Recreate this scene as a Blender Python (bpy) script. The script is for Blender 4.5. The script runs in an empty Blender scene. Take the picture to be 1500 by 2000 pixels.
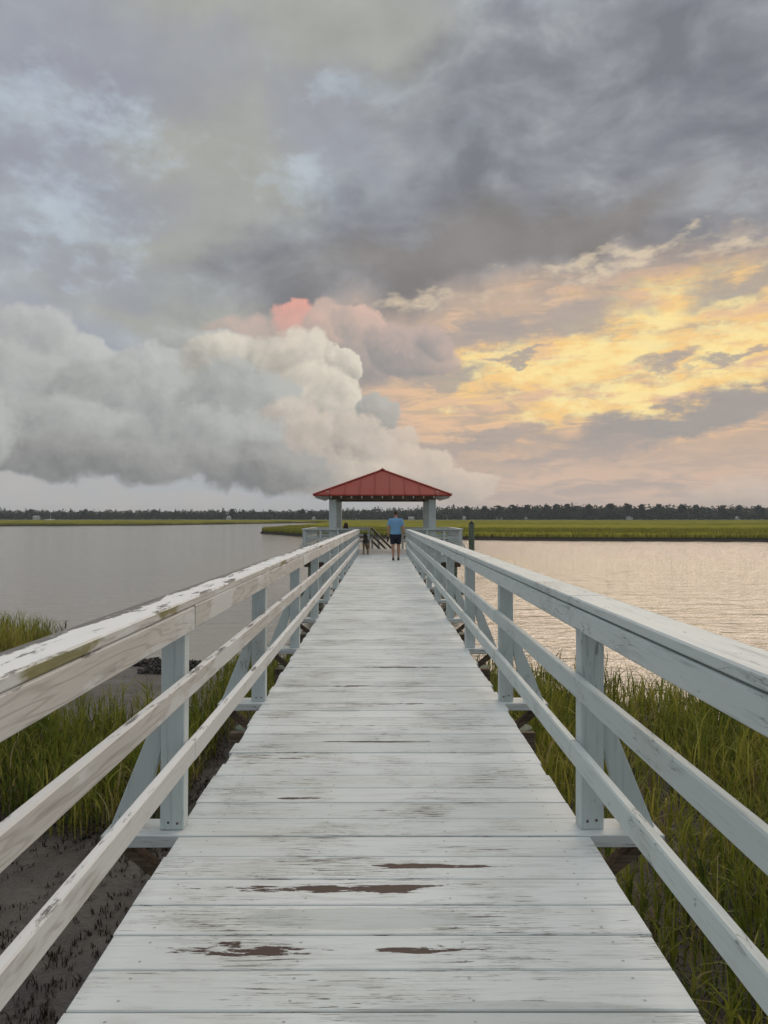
import bpy, bmesh, math, random
import numpy as np
from mathutils import Vector, Matrix, Euler
random.seed(7)
rng = np.random.default_rng(11)
R = math.radians
scene = bpy.context.scene
COL = scene.collection

# ------------------------------------------------------------------ camera
CAMZ = 1.58                       # camera above the deck (deck top is z = 0)
FPX, VPX, VPY = 1500.0, 747.0, 1010.0   # focal length and vanishing point of the photograph
cam_d = bpy.data.cameras.new('camera')
cam = bpy.data.objects.new('camera', cam_d)
COL.objects.link(cam)
cam_d.sensor_fit = 'VERTICAL'
cam_d.sensor_height = 24.0
cam_d.lens = 24.0 * FPX / 2000.0
cam_d.clip_start = 0.05
cam_d.clip_end = 9000
cam.location = (0, 0, CAMZ)
cam.rotation_euler = (R(90) + math.atan((VPY - 1000) / FPX), 0, -math.atan((750 - VPX) / FPX))
scene.camera = cam

# ------------------------------------------------------------------ exposure
vs = scene.view_settings
vs.view_transform = 'Standard'
vs.look = 'None'
vs.exposure = 0.0
vs.gamma = 1.0
vs.use_curve_mapping = False
scene.cycles.use_adaptive_sampling = True
scene.cycles.adaptive_threshold = 0.015
scene.cycles.adaptive_min_samples = 16
scene.cycles.max_bounces = 6

SUN_AZ, SUN_EL = R(26), R(24)      # ahead to the right, spread wide by the cloud
sun_d = bpy.data.lights.new('sun', 'SUN')
sun_d.energy = 1.35
sun_d.angle = R(50)
sun_d.color = (1.0, 0.78, 0.60)
sun = bpy.data.objects.new('sun', sun_d)
COL.objects.link(sun)
sv = Vector((math.sin(SUN_AZ) * math.cos(SUN_EL), math.cos(SUN_AZ) * math.cos(SUN_EL), math.sin(SUN_EL)))
sun.rotation_euler = sv.to_track_quat('Z', 'Y').to_euler()
sun.location = sv * 60

# ------------------------------------------------------------------ little node language
def lin(r, g, b):
    f = lambda c: (c / 255 / 12.92) if c / 255 <= 0.04045 else ((c / 255 + 0.055) / 1.055) ** 2.4
    return (f(r), f(g), f(b), 1.0)

class NT:
    def __init__(self, tree):
        self.t = tree
    def n(self, typ, **kw):
        nd = self.t.nodes.new(typ)
        for k, v in kw.items():
            setattr(nd, k, v)
        return nd
    def put(self, sock, val):
        if isinstance(val, S):
            self.t.links.new(val.s, sock)
        elif hasattr(val, 'is_output'):
            self.t.links.new(val, sock)
        else:
            sock.default_value = val
    def m(self, op, *a, clamp=False):
        nd = self.n('ShaderNodeMath', operation=op, use_clamp=clamp)
        for i, v in enumerate(a):
            self.put(nd.inputs[i], v)
        return S(self, nd.outputs[0])
    def vm(self, op, *a):
        nd = self.n('ShaderNodeVectorMath', operation=op)
        for i, v in enumerate(a):
            if op == 'SCALE' and i == 1:
                self.put(nd.inputs['Scale'], v)
            else:
                self.put(nd.inputs[i], v)
        return S(self, nd.outputs['Value' if op in ('DOT_PRODUCT', 'LENGTH', 'DISTANCE') else 'Vector'])
    def xyz(self, x, y, z):
        nd = self.n('ShaderNodeCombineXYZ')
        for i, v in enumerate((x, y, z)):
            self.put(nd.inputs[i], v)
        return S(self, nd.outputs[0])
    def sep(self, v):
        nd = self.n('ShaderNodeSeparateXYZ')
        self.put(nd.inputs[0], v)
        return [S(self, o) for o in nd.outputs]
    def noise(self, vec, scale=1.0, detail=4, rough=0.5, dist=0.0, color=False, lac=2.0, dim='3D'):
        nd = self.n('ShaderNodeTexNoise', noise_dimensions=dim)
        self.put(nd.inputs['Vector'], vec)
        for k, v in (('Scale', scale), ('Detail', detail), ('Roughness', rough), ('Distortion', dist), ('Lacunarity', lac)):
            self.put(nd.inputs[k], v)
        return S(self, nd.outputs[1 if color else 0])
    def voro(self, vec, scale=1.0, detail=0, rough=0.5, smooth=None, feature='F1', out='Distance', lac=2.0, dim='3D'):
        nd = self.n('ShaderNodeTexVoronoi', feature='SMOOTH_F1' if smooth else feature, voronoi_dimensions=dim)
        self.put(nd.inputs['Vector'], vec)
        nd.normalize = True if 'Detail' in nd.inputs else False
        for k, v in (('Scale', scale), ('Detail', detail), ('Roughness', rough), ('Lacunarity', lac)):
            if k in nd.inputs:
                self.put(nd.inputs[k], v)
        if smooth:
            self.put(nd.inputs['Smoothness'], smooth)
        return S(self, nd.outputs[out])
    def ss(self, x, lo, hi):
        nd = self.n('ShaderNodeMapRange', interpolation_type='SMOOTHSTEP', clamp=True)
        self.put(nd.inputs['Value'], x); self.put(nd.inputs['From Min'], lo); self.put(nd.inputs['From Max'], hi)
        return S(self, nd.outputs[0])
    def lr(self, x, lo, hi, a=0.0, b=1.0):
        nd = self.n('ShaderNodeMapRange', clamp=True)
        for k, v in (('Value', x), ('From Min', lo), ('From Max', hi), ('To Min', a), ('To Max', b)):
            self.put(nd.inputs[k], v)
        return S(self, nd.outputs[0])
    def mix(self, f, a, b, blend='MIX'):
        nd = self.n('ShaderNodeMix', data_type='RGBA', blend_type=blend)
        self.put(nd.inputs[0], f); self.put(nd.inputs[6], a); self.put(nd.inputs[7], b)
        return S(self, nd.outputs[2])
    def ramp(self, x, stops, interp='LINEAR'):
        nd = self.n('ShaderNodeValToRGB')
        cr = nd.color_ramp
        cr.interpolation = interp
        while len(cr.elements) < len(stops):
            cr.elements.new(0.5)
        for e, (p, c) in zip(cr.elements, stops):
            e.position = p
            e.color = c
        self.put(nd.inputs[0], x)
        return S(self, nd.outputs[0])

class S:
    def __init__(self, nt, s):
        self.nt, self.s = nt, s
    def __add__(self, o): return self.nt.m('ADD', self, o)
    __radd__ = __add__
    def __sub__(self, o): return self.nt.m('SUBTRACT', self, o)
    def __rsub__(self, o): return self.nt.m('SUBTRACT', o, self)
    def __mul__(self, o): return self.nt.m('MULTIPLY', self, o)
    __rmul__ = __mul__
    def __truediv__(self, o): return self.nt.m('DIVIDE', self, o)

# ------------------------------------------------------------------ sky
world = bpy.data.worlds.new('World')
scene.world = world
world.use_nodes = True
world.node_tree.nodes.clear()
w = NT(world.node_tree)

def sp(x, y):
    """a photograph pixel as a sky direction: azimuth and elevation, times 1.5"""
    u, v = (x - VPX) / FPX, (VPY - y) / FPX
    a = math.atan(u)
    return 1.5 * a, 1.5 * math.atan(v * math.cos(a))

D = S(w, w.n('ShaderNodeTexCoord').outputs['Generated'])
dx, dy, dz = w.sep(D)
az = w.m('ARCTAN2', dx, dy) * 1.5
el = w.m('ARCSINE', w.m('MINIMUM', w.m('MAXIMUM', dz, -1.0), 1.0)) * 1.5
P = w.xyz(az, el, 0.0)

def nz(scale, detail, rough, off=(0, 0), stretch=(1, 1), shear=0.0, color=False, dist=0.0):
    """2-D cloud noise over azimuth and elevation, centred on 0"""
    nd = w.n('ShaderNodeMapping', vector_type='POINT')
    w.put(nd.inputs['Vector'], P)
    nd.inputs['Location'].default_value = (off[0], off[1], 0)
    nd.inputs['Scale'].default_value = (stretch[0], stretch[1], 1)
    nd.inputs['Rotation'].default_value = (0, 0, -shear)
    return w.noise(S(w, nd.outputs[0]), scale, detail, rough, dist, color=color, dim='2D')

def warp(scale, amp, detail, rough, off=(0, 0), stretch=(1, 1)):
    c = w.vm('SUBTRACT', nz(scale, detail, rough, off, stretch, color=True), (0.5, 0.5, 0.5))
    c = w.vm('MULTIPLY', c, (amp, amp, 0.0))
    return w.vm('ADD', P, c)

def ell(p, x, y, rx, ry, z=0.0):
    """a point of the sky in the frame of one ellipse"""
    cx, cy = sp(x, y)
    sx, sy = 1000.0 / rx, 1000.0 / ry
    return w.vm('MULTIPLY_ADD', p, (sx, sy, z), (-cx * sx, -cy * sy, 0.0))

TILT = R(8)                                   # the streaks climb to the right
def tilted(p):
    nd = w.n('ShaderNodeMapping', vector_type='TEXTURE')
    w.put(nd.inputs['Vector'], p)
    cx, cy = sp(1200, 600)
    nd.inputs['Location'].default_value = (cx, cy, 0)
    nd.inputs['Rotation'].default_value = (0, 0, TILT)
    return w.vm('ADD', S(w, nd.outputs[0]), (cx, cy, 0.0))

def near_t(p, items, k=0.15):
    """the same for ellipses lying along the tilt"""
    cx, cy = sp(1200, 600)
    c, s_ = math.cos(-TILT), math.sin(-TILT)
    r = None
    for (x, y, rx, ry) in items:
        ax, ay = sp(x, y)
        ux, uy = ax - cx, ay - cy
        ax, ay = cx + ux * c - uy * s_, cy + ux * s_ + uy * c
        sx, sy = 1000.0 / rx, 1000.0 / ry
        l = w.vm('LENGTH', w.vm('MULTIPLY_ADD', p, (sx, sy, 0.0), (-ax * sx, -ay * sy, 0.0)))
        r = l if r is None else w.m('SMOOTH_MIN', r, l, k)
    return 1.0 - r

def near(p, items, k=0.15):
    """1 - distance to the nearest of some ellipses: 1 in a middle, 0 on an edge, negative outside"""
    r = None
    for it in items:
        l = w.vm('LENGTH', ell(p, *it))
        r = l if r is None else w.m('SMOOTH_MIN', r, l, k)
    return 1.0 - r

def over(col, layer, a):
    return w.mix(a, col, layer)

# ---- clear air, seen only where the cloud breaks
nishita = w.n('ShaderNodeTexSky', sky_type='NISHITA')
nishita.sun_disc = False
nishita.sun_elevation = SUN_EL
nishita.sun_rotation = SUN_AZ
clear = w.mix(0.09, (0, 0, 0, 1), nishita.outputs[0])
clear = w.mix(0.6, clear, lin(180, 204, 220))

# ---- grey cover everywhere
na = nz(2.6, 6, 0.52, (3.3, 1.2), (1, 1.5), -0.25)
nb = nz(7.5, 6, 0.58, (7.1, 4.2), (1, 1.6), -0.2)
nc = nz(16.0, 5, 0.6, (1.1, 9.2), (1, 1.8), -0.2)
cover = w.ramp(na * 0.55 + nb * 0.45, [(0.34, lin(152, 155, 167)), (0.46, lin(161, 165, 174)), (0.56, lin(168, 173, 178)), (0.66, lin(180, 187, 194))])
hz = w.mix(w.ss(az, -0.12, 0.30) * w.ss(az, 2.2, 1.2), lin(174, 179, 182), lin(192, 177, 167))
hz = w.mix(nb * 0.16, hz, lin(204, 184, 172))
hz_a = w.ss(el + nb * 0.05, 0.185, 0.07) * 0.92
thin = w.mix(na, lin(222, 228, 232), lin(246, 247, 247))     # overhead the cloud is thinner
thin_a = w.ss(el, 0.86, 1.5) * 0.85
general = over(over(cover, hz, hz_a), thin, thin_a)

# ---- the cloudscape ahead of the pier
W1 = warp(4.5, 0.22, 5, 0.55, (2.2, 5.5))
col_m = near(W1, [(430, 430, 190, 330), (560, 60, 380, 170), (370, 560, 260, 110)])
sky = over(cover, w.mix(nb, lin(156, 158, 151), lin(176, 178, 172)), w.ss(col_m, -0.35, 0.4) * 0.9)
roll = near(W1, [(230, 120, 280, 80), (110, 340, 240, 60), (650, 250, 140, 90), (150, 520, 170, 50)])
sky = over(sky, w.mix(nb, lin(146, 149, 162), lin(160, 163, 174)), w.ss(roll, -0.5, 0.5) * 0.6)
gaps = near(W1, [(20, 180, 130, 50), (120, 420, 110, 70), (565, 345, 70, 30), (705, 190, 90, 26), (1110, 15, 120, 36), (190, 240, 120, 30)])
fine = nb * 0.45 + nc * 0.55
sky = over(sky, w.mix(fine, clear, lin(205, 214, 222)), w.ss(gaps * 0.16 + fine, 0.38, 0.74) * 0.55)

# ---- glow of the low sun behind thin streaked cloud
W2 = tilted(warp(9.0, 0.10, 5, 0.6, (5.2, 8.5), (1, 2.2)))
g_len = near(P, [(1290, 735, 780, 330)])
G = w.ss(g_len, -0.05, 0.45)
st1 = nz(5.0, 7, 0.62, (2.2, 3.1), (1, 5.6), 0.12, dist=0.35)
st2 = nz(9.0, 7, 0.63, (6.2, 1.1), (1, 5.4), 0.10, dist=0.5)
sky = over(sky, w.mix(st1, lin(212, 180, 158), lin(244, 204, 158)), G)
hot = near_t(W2, [(960, 705, 150, 40), (1180, 700, 280, 60), (1310, 600, 240, 42), (1450, 690, 180, 66), (1240, 775, 230, 30)])
sky = over(sky, w.mix(st2, lin(243, 196, 142), lin(255, 222, 138)), w.ss(hot * 0.30 + st1 * 1.25, 0.46, 0.84) * w.ss(g_len, 0.0, 0.45))
sky = over(sky, w.mix(nc, lin(166, 156, 150), lin(206, 182, 162)), w.ss(st2 * 0.55 + st1 * 0.45 - hot * 0.08, 0.44, 0.62) * 0.80 * w.ss(g_len, -0.2, 0.2))
sky = over(sky, lin(255, 236, 170), w.ss(hot * 0.22 + nc * 0.6 + st2 * 0.4, 0.50, 0.72) * w.ss(g_len, 0.1, 0.4) * 0.75)
bars = near_t(W2, [(1010, 690, 80, 9), (1300, 710, 55, 12), (1440, 707, 90, 9), (870, 735, 90, 18),
                   (910, 866, 190, 18), (1120, 890, 240, 14), (1110, 625, 150, 32), (960, 645, 120, 26), (1450, 560, 110, 24)])
sky = over(sky, w.mix(st2, lin(186, 170, 160), lin(154, 152, 152)), w.ss(bars + (fine - 0.5) * 0.9, -0.35, 0.6) * 0.85)

bank = near_t(W2, [(1320, 824, 250, 34), (1470, 785, 170, 36)])
sky = over(sky, w.mix(st2, lin(146, 147, 149), lin(172, 164, 158)), w.ss(bank + (st1 - 0.5) * 0.7, -0.20, 0.38) * 0.9)
low_st = w.ss(st2 * 0.5 + st1 * 0.5, 0.40, 0.60)
hz2 = over(hz, w.mix(low_st, lin(178, 166, 160), lin(222, 192, 170)), w.ss(az, -0.05, 0.25) * w.ss(el, 0.0, 0.07) * 0.75)
sky = over(sky, hz2, hz_a)                   # haze at the foot of the sky

# ---- heavy dark layer, upper right
W3 = tilted(W1)
heavy = near_t(W3, [(960, 430, 470, 110), (740, 500, 330, 70), (1330, 270, 400, 170), (1160, 120, 380, 100), (1480, 370, 160, 80)], 0.3)
hn = nz(4.6, 6, 0.55, (4.2, 6.1), (1, 2.0), 0.22, dist=0.25)
hcol = w.ramp(hn * 0.78 + nb * 0.22, [(0.36, lin(120, 123, 130)), (0.46, lin(132, 135, 142)), (0.55, lin(145, 148, 154)), (0.65, lin(163, 167, 172))])
core = near_t(W3, [(900, 480, 330, 70), (1090, 440, 230, 60)])
hcol = over(hcol, w.mix(hn, lin(112, 110, 109), lin(146, 142, 140)), w.ss(core, -0.4, 0.5) * 0.9)
sky = over(sky, hcol, w.ss(heavy + (fine - 0.5) * 0.5, -0.55, 0.35) * 0.95)
rim = near_t(W2, [(830, 585, 110, 16), (1150, 540, 90, 12), (1230, 490, 190, 12), (1430, 470, 110, 14)])
sky = over(sky, w.mix(nc, lin(206, 190, 172), lin(248, 226, 190)), w.ss(rim * 0.20 + fine, 0.40, 0.74) * 0.65)

sky = over(sky, thin, thin_a)
sky_high = sky

# ---- towering cumulus: overlapping lobes, each lit from the upper right
W5 = warp(10.0, 0.045, 4, 0.55, (4, 4))
vor = w.voro(W5, 11.0, 3, 0.56, dim='2D', lac=2.3)
vor2 = w.voro(w.vm('ADD', W5, (0.017, 0.020, 0.0)), 11.0, 3, 0.56, dim='2D', lac=2.3)
puff = (vor2 - vor) * 1.0 + nb * 0.36 - 0.18
W4 = warp(8.0, 0.075, 6, 0.60, (1.7, 7.3))
W4x, W4y, _ = w.sep(W4)
bulge = w.m('SQRT', vor)
GREY = (lin(193, 195, 192), lin(154, 156, 156))
SOFTG = (lin(182, 184, 181), lin(140, 143, 142))
DARKG = (lin(166, 166, 163), lin(122, 124, 124))
CREAM = (lin(222, 214, 198), lin(162, 158, 151))
WARM = (lin(210, 198, 184), lin(152, 147, 142))
ROSE = (lin(216, 186, 172), lin(170, 162, 156))
PINK = (lin(240, 172, 157), lin(190, 164, 156))
MAUVE = (lin(194, 175, 167), lin(150, 148, 147))
PALE = (lin(214, 198, 182), lin(182, 173, 164))
lobes = [  # x, y, rx, ry, colours, edge softness, opacity
    (735, 690, 130, 74, MAUVE, .5, .92), (805, 690, 92, 58, MAUVE, .35, .9), (848, 668, 44, 32, MAUVE, .5, .75),
    (460, 645, 80, 36, ROSE, .55, .6), (400, 672, 120, 40, GREY, .5, .8),
    (590, 655, 100, 52, ROSE, .5, .9), (580, 624, 62, 44, PINK, .35, .92), (640, 634, 74, 50, ROSE, .45, .9), (706, 638, 54, 48, ROSE, .25, .93), (744, 668, 44, 42, MAUVE, .45, .8),
    (50, 660, 110, 70, GREY, .45, .85), (150, 715, 100, 66, GREY, .3, .9), (330, 730, 120, 60, GREY, .35, .9), (440, 700, 110, 56, CREAM, .4, .8),
    (570, 700, 100, 66, CREAM, .35, .9), (664, 722, 38, 46, CREAM, .15, .96), (600, 775, 100, 80, CREAM, .4, .9),
    (660, 805, 66, 70, CREAM, .22, .93), (740, 815, 46, 44, SOFTG, .35, .8), (775, 870, 54, 46, PALE, .25, .9), (700, 875, 84, 66, WARM, .35, .9), (810, 915, 84, 50, PALE, .25, .92),
    (900, 948, 86, 32, PALE, .25, .92),
    (10, 775, 180, 110, SOFTG, .35, .9), (250, 790, 170, 90, SOFTG, .35, .9), (470, 795, 130, 95, SOFTG, .3, .9), (560, 850, 110, 70, WARM, .4, .8), (140, 850, 220, 80, SOFTG, .4, .9),
    (400, 860, 180, 80, SOFTG, .35, .9), (640, 925, 190, 52, WARM, .5, .9), (520, 915, 170, 56, DARKG, .5, .9), (180, 895, 340, 54, DARKG, .55, .92),
    (-260, 810, 260, 140, SOFTG, .4, .9), (1450, 968, 120, 30, PALE, .45, .55),
]
puff = puff + 0.5
for i, (x, y, rx, ry, (lit, shade), soft, op) in enumerate(lobes):
    if i % 6 == 0:      # (the tiny term only makes these lobes wait for the ones before, which keeps the shader's stack small)
        Wl = w.xyz(W4x + sky * 1e-8, W4y, bulge)
    q = ell(Wl, x, y, rx, ry, 0.9)
    a = w.ss(w.vm('LENGTH', q), 1.10, 1.10 - soft * 0.55)
    a.s.node.inputs['To Max'].default_value = op
    sky = over(sky, w.mix(w.vm('DOT_PRODUCT', q, (0.44, 0.50, 0.0)) + puff, shade, lit), a)
# dull flat base and the light strip below it
under = w.ss(W4y + W4x * 0.07, sp(300, 949)[1] + sp(300, 949)[0] * 0.07, sp(300, 962)[1] + sp(300, 949)[0] * 0.07) * w.ss(az, 0.0, -0.12)
sky = over(sky, w.mix(nb, lin(168, 174, 178), lin(192, 184, 178)), under * 0.9)


def backdrop(c):
    nd = w.n('ShaderNodeBackground')
    w.put(nd.inputs['Color'], c)
    nd.inputs['Strength'].default_value = 1.0
    return nd
def either(f, a_, b_):
    nd = w.n('ShaderNodeMixShader')
    w.put(nd.inputs[0], f)
    world.node_tree.links.new(a_.outputs[0], nd.inputs[1])
    world.node_tree.links.new(b_.outputs[0], nd.inputs[2])
    return nd
# each part of the sky is worked out only where it has any clouds of its own
low = either(w.m('LESS_THAN', el, 0.475), backdrop(sky_high), backdrop(sky))
ahead = w.m('MULTIPLY', w.m('LESS_THAN', el, 1.2), w.m('LESS_THAN', w.m('ABSOLUTE', az), 1.5))
full = either(ahead, backdrop(general), low)
wo = w.n('ShaderNodeOutputWorld')
world.node_tree.links.new(full.outputs[0], wo.inputs[0])
world.cycles.sampling_method = 'NONE'      # soft sky: found by the bounces

# ------------------------------------------------------------------ objects: helpers
def tag(o, label=None, cat=None, group=None, kind=None):
    if label: o['label'] = label
    if cat: o['category'] = cat
    if group: o['group'] = group
    if kind: o['kind'] = kind
    return o

def empty(name, loc=(0, 0, 0), rz=0.0):
    o = bpy.data.objects.new(name, None)
    o.empty_display_size = 0.2
    COL.objects.link(o)
    o.location = loc
    o.rotation_euler = (0, 0, rz)
    return o

def put(name, me, m=None, parent=None, loc=(0, 0, 0), rot=(0, 0, 0)):
    if m is not None and not me.materials:
        me.materials.append(m)
    o = bpy.data.objects.new(name, me)
    COL.objects.link(o)
    o.location = loc
    o.rotation_euler = rot
    o.parent = parent
    return o

def mesh_from(name, verts, faces, smooth=False):
    me = bpy.data.meshes.new(name)
    me.from_pydata([tuple(v) for v in verts], [], faces)
    me.update()
    if smooth:
        me.polygons.foreach_set('use_smooth', [True] * len(me.polygons))
    return me

def np_mesh(name, V, F, smooth=False, attr=None):
    """big meshes: V (n,3), F (m,3) or (m,4) arrays"""
    me = bpy.data.meshes.new(name)
    k = F.shape[1]
    me.vertices.add(len(V)); me.vertices.foreach_set('co', np.ascontiguousarray(V, dtype=np.float32).ravel())
    me.loops.add(F.size); me.loops.foreach_set('vertex_index', np.ascontiguousarray(F, dtype=np.int32).ravel())
    me.polygons.add(len(F))
    me.polygons.foreach_set('loop_start', np.arange(0, F.size, k, dtype=np.int32))
    me.polygons.foreach_set('loop_total', np.full(len(F), k, dtype=np.int32))
    if smooth:
        me.polygons.foreach_set('use_smooth', np.ones(len(F), dtype=bool))
    if attr is not None:
        a = me.attributes.new('tint', 'FLOAT', 'POINT')
        a.data.foreach_set('value', np.ascontiguousarray(attr, dtype=np.float32))
    me.update(calc_edges=True)
    me.validate()
    return me

_bx = {}
def box_mesh(sx, sy, sz, bev=0.004, name='board', share=True):
    """a box with chamfered edges, centred on its middle (44 triangles)"""
    key = (round(sx, 4), round(sy, 4), round(sz, 4), round(bev, 4))
    if share and key in _bx:
        return _bx[key]
    hx, hy, hz = sx / 2, sy / 2, sz / 2
    b = min(bev, hx * .45, hy * .45, hz * .45)
    bm = bmesh.new()
    bmesh.ops.create_cube(bm, size=1.0)
    for v in bm.verts:
        v.co = (v.co.x * sx, v.co.y * sy, v.co.z * sz)
    if b > 0:
        bmesh.ops.bevel(bm, geom=bm.edges[:], offset=b, segments=1, affect='EDGES', profile=0.5)
    me = bpy.data.meshes.new(name)
    bm.to_mesh(me); bm.free()
    if share:
        _bx[key] = me
    return me

_bxm = {}
def box(name, c, s, m, parent=None, bev=0.004, rot=(0, 0, 0), share=True):
    me = box_mesh(*s, bev=bev, name=name, share=False) if not share else None
    if me is None:
        key = (tuple(round(x, 4) for x in s), round(bev, 4), m.name)
        if key not in _bxm:
            _bxm[key] = box_mesh(*s, bev=bev, name=name, share=False)
        me = _bxm[key]
    return put(name, me, m, parent, c, rot)

def beam(name, p0, p1, wid, hei, m, parent=None, up=(0, 0, 1), bev=0.004, share=True):
    """a straight timber from p0 to p1 (middle line); wid across, hei along 'up'"""
    p0, p1 = Vector(p0), Vector(p1)
    d = p1 - p0
    y = d.normalized()
    x = y.cross(Vector(up)).normalized()
    z = x.cross(y)
    M = Matrix((x, y, z)).transposed()
    o = box(name, (p0 + p1) / 2, (wid, round(d.length, 3), hei), m, parent, bev, (0, 0, 0), share)
    o.rotation_euler = M.to_euler()
    return o

def ring(c, ax, ay, n):
    return [c + ax * math.cos(2 * math.pi * i / n) + ay * math.sin(2 * math.pi * i / n) for i in range(n)]

def loft(bm, pts, rads, n=14, side=(1, 0, 0), caps=True):
    """elliptic tube through pts; rads are (across, along-other) pairs or single numbers"""
    pts = [Vector(p) for p in pts]
    rads = [(r, r) if not isinstance(r, (tuple, list)) else r for r in rads]
    rows = []
    for i, p in enumerate(pts):
        t = (pts[min(i + 1, len(pts) - 1)] - pts[max(i - 1, 0)]).normalized()
        s = Vector(side)
        s = (s - t * s.dot(t))
        if s.length < 1e-4:
            s = Vector((0, 1, 0)) - t * t.y
        s.normalize()
        u = t.cross(s)
        def mk(pp, k):
            return [bm.verts.new(q) for q in ring(pp, s * rads[i][0] * k, u * rads[i][1] * k, n)]
        e = min(rads[i])
        if i == 0 and caps:
            rows.append(mk(p - t * e * .75, .6)); rows.append(mk(p - t * e * .35, .9))
        rows.append(mk(p, 1.0))
        if i == len(pts) - 1 and caps:
            rows.append(mk(p + t * e * .35, .9)); rows.append(mk(p + t * e * .75, .6))
    for a, b in zip(rows[:-1], rows[1:]):
        for i in range(n):
            bm.faces.new((a[i], a[(i + 1) % n], b[(i + 1) % n], b[i]))
    bm.faces.new(list(reversed(rows[0])))
    bm.faces.new(rows[-1])

def ball(bm, c, r, seg=12):
    m = Matrix.Translation(c) @ Matrix.Diagonal((r[0], r[1], r[2], 1))
    bmesh.ops.create_uvsphere(bm, u_segments=seg, v_segments=seg // 2 + 2, radius=1.0, matrix=m)

def fuse(name, bm, voxel=0.012, smooth=3):
    """join overlapping closed pieces into one continuous skin"""
    me = bpy.data.meshes.new(name)
    bmesh.ops.recalc_face_normals(bm, faces=bm.faces[:])
    bm.to_mesh(me); bm.free()
    o = bpy.data.objects.new('tmp', me)
    COL.objects.link(o)
    r = o.modifiers.new('r', 'REMESH'); r.mode = 'VOXEL'; r.voxel_size = voxel
    s = o.modifiers.new('s', 'SMOOTH'); s.iterations = smooth; s.factor = 0.5
    dg = bpy.context.evaluated_depsgraph_get()
    out = bpy.data.meshes.new_from_object(o.evaluated_get(dg))
    out.name = name
    bpy.data.objects.remove(o); bpy.data.meshes.remove(me)
    out.polygons.foreach_set('use_smooth', [True] * len(out.polygons))
    return out

def bm_mesh(name, bm, smooth=False):
    bmesh.ops.recalc_face_normals(bm, faces=bm.faces[:])
    me = bpy.data.meshes.new(name)
    bm.to_mesh(me); bm.free()
    if smooth:
        me.polygons.foreach_set('use_smooth', [True] * len(me.polygons))
    return me

# ------------------------------------------------------------------ materials
def material(name):
    m = bpy.data.materials.new(name)
    m.use_nodes = True
    t = NT(m.node_tree)
    bs = m.node_tree.nodes['Principled BSDF']
    return m, t, bs

def pos_of(t):
    return S(t, t.n('ShaderNodeNewGeometry').outputs['Position'])

def rnd_of(t):
    return S(t, t.n('ShaderNodeObjectInfo').outputs['Random'])

def bump(t, bs, h, strength=0.3, dist=0.01):
    b = t.n('ShaderNodeBump')
    b.inputs['Strength'].default_value = strength
    b.inputs['Distance'].default_value = dist
    t.put(b.inputs['Height'], h)
    t.m_link = t.t.links.new(b.outputs[0], bs.inputs['Normal'])

def c3(r, g, b):
    return (r, g, b, 1.0)

def wood_coords(t, axis, rnd_amt=13.0):
    """world position shifted per object, stretched so that 'axis' runs along the grain"""
    p = pos_of(t)
    r = rnd_of(t)
    sc = {'x': (1, 22, 22), 'y': (22, 1, 22), 'z': (22, 22, 1)}[axis]
    q = t.vm('MULTIPLY', p, sc)
    return t.vm('ADD', q, t.xyz(r * rnd_amt, r * rnd_amt * 3.1, r * rnd_amt * 1.7)), p, r

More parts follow.
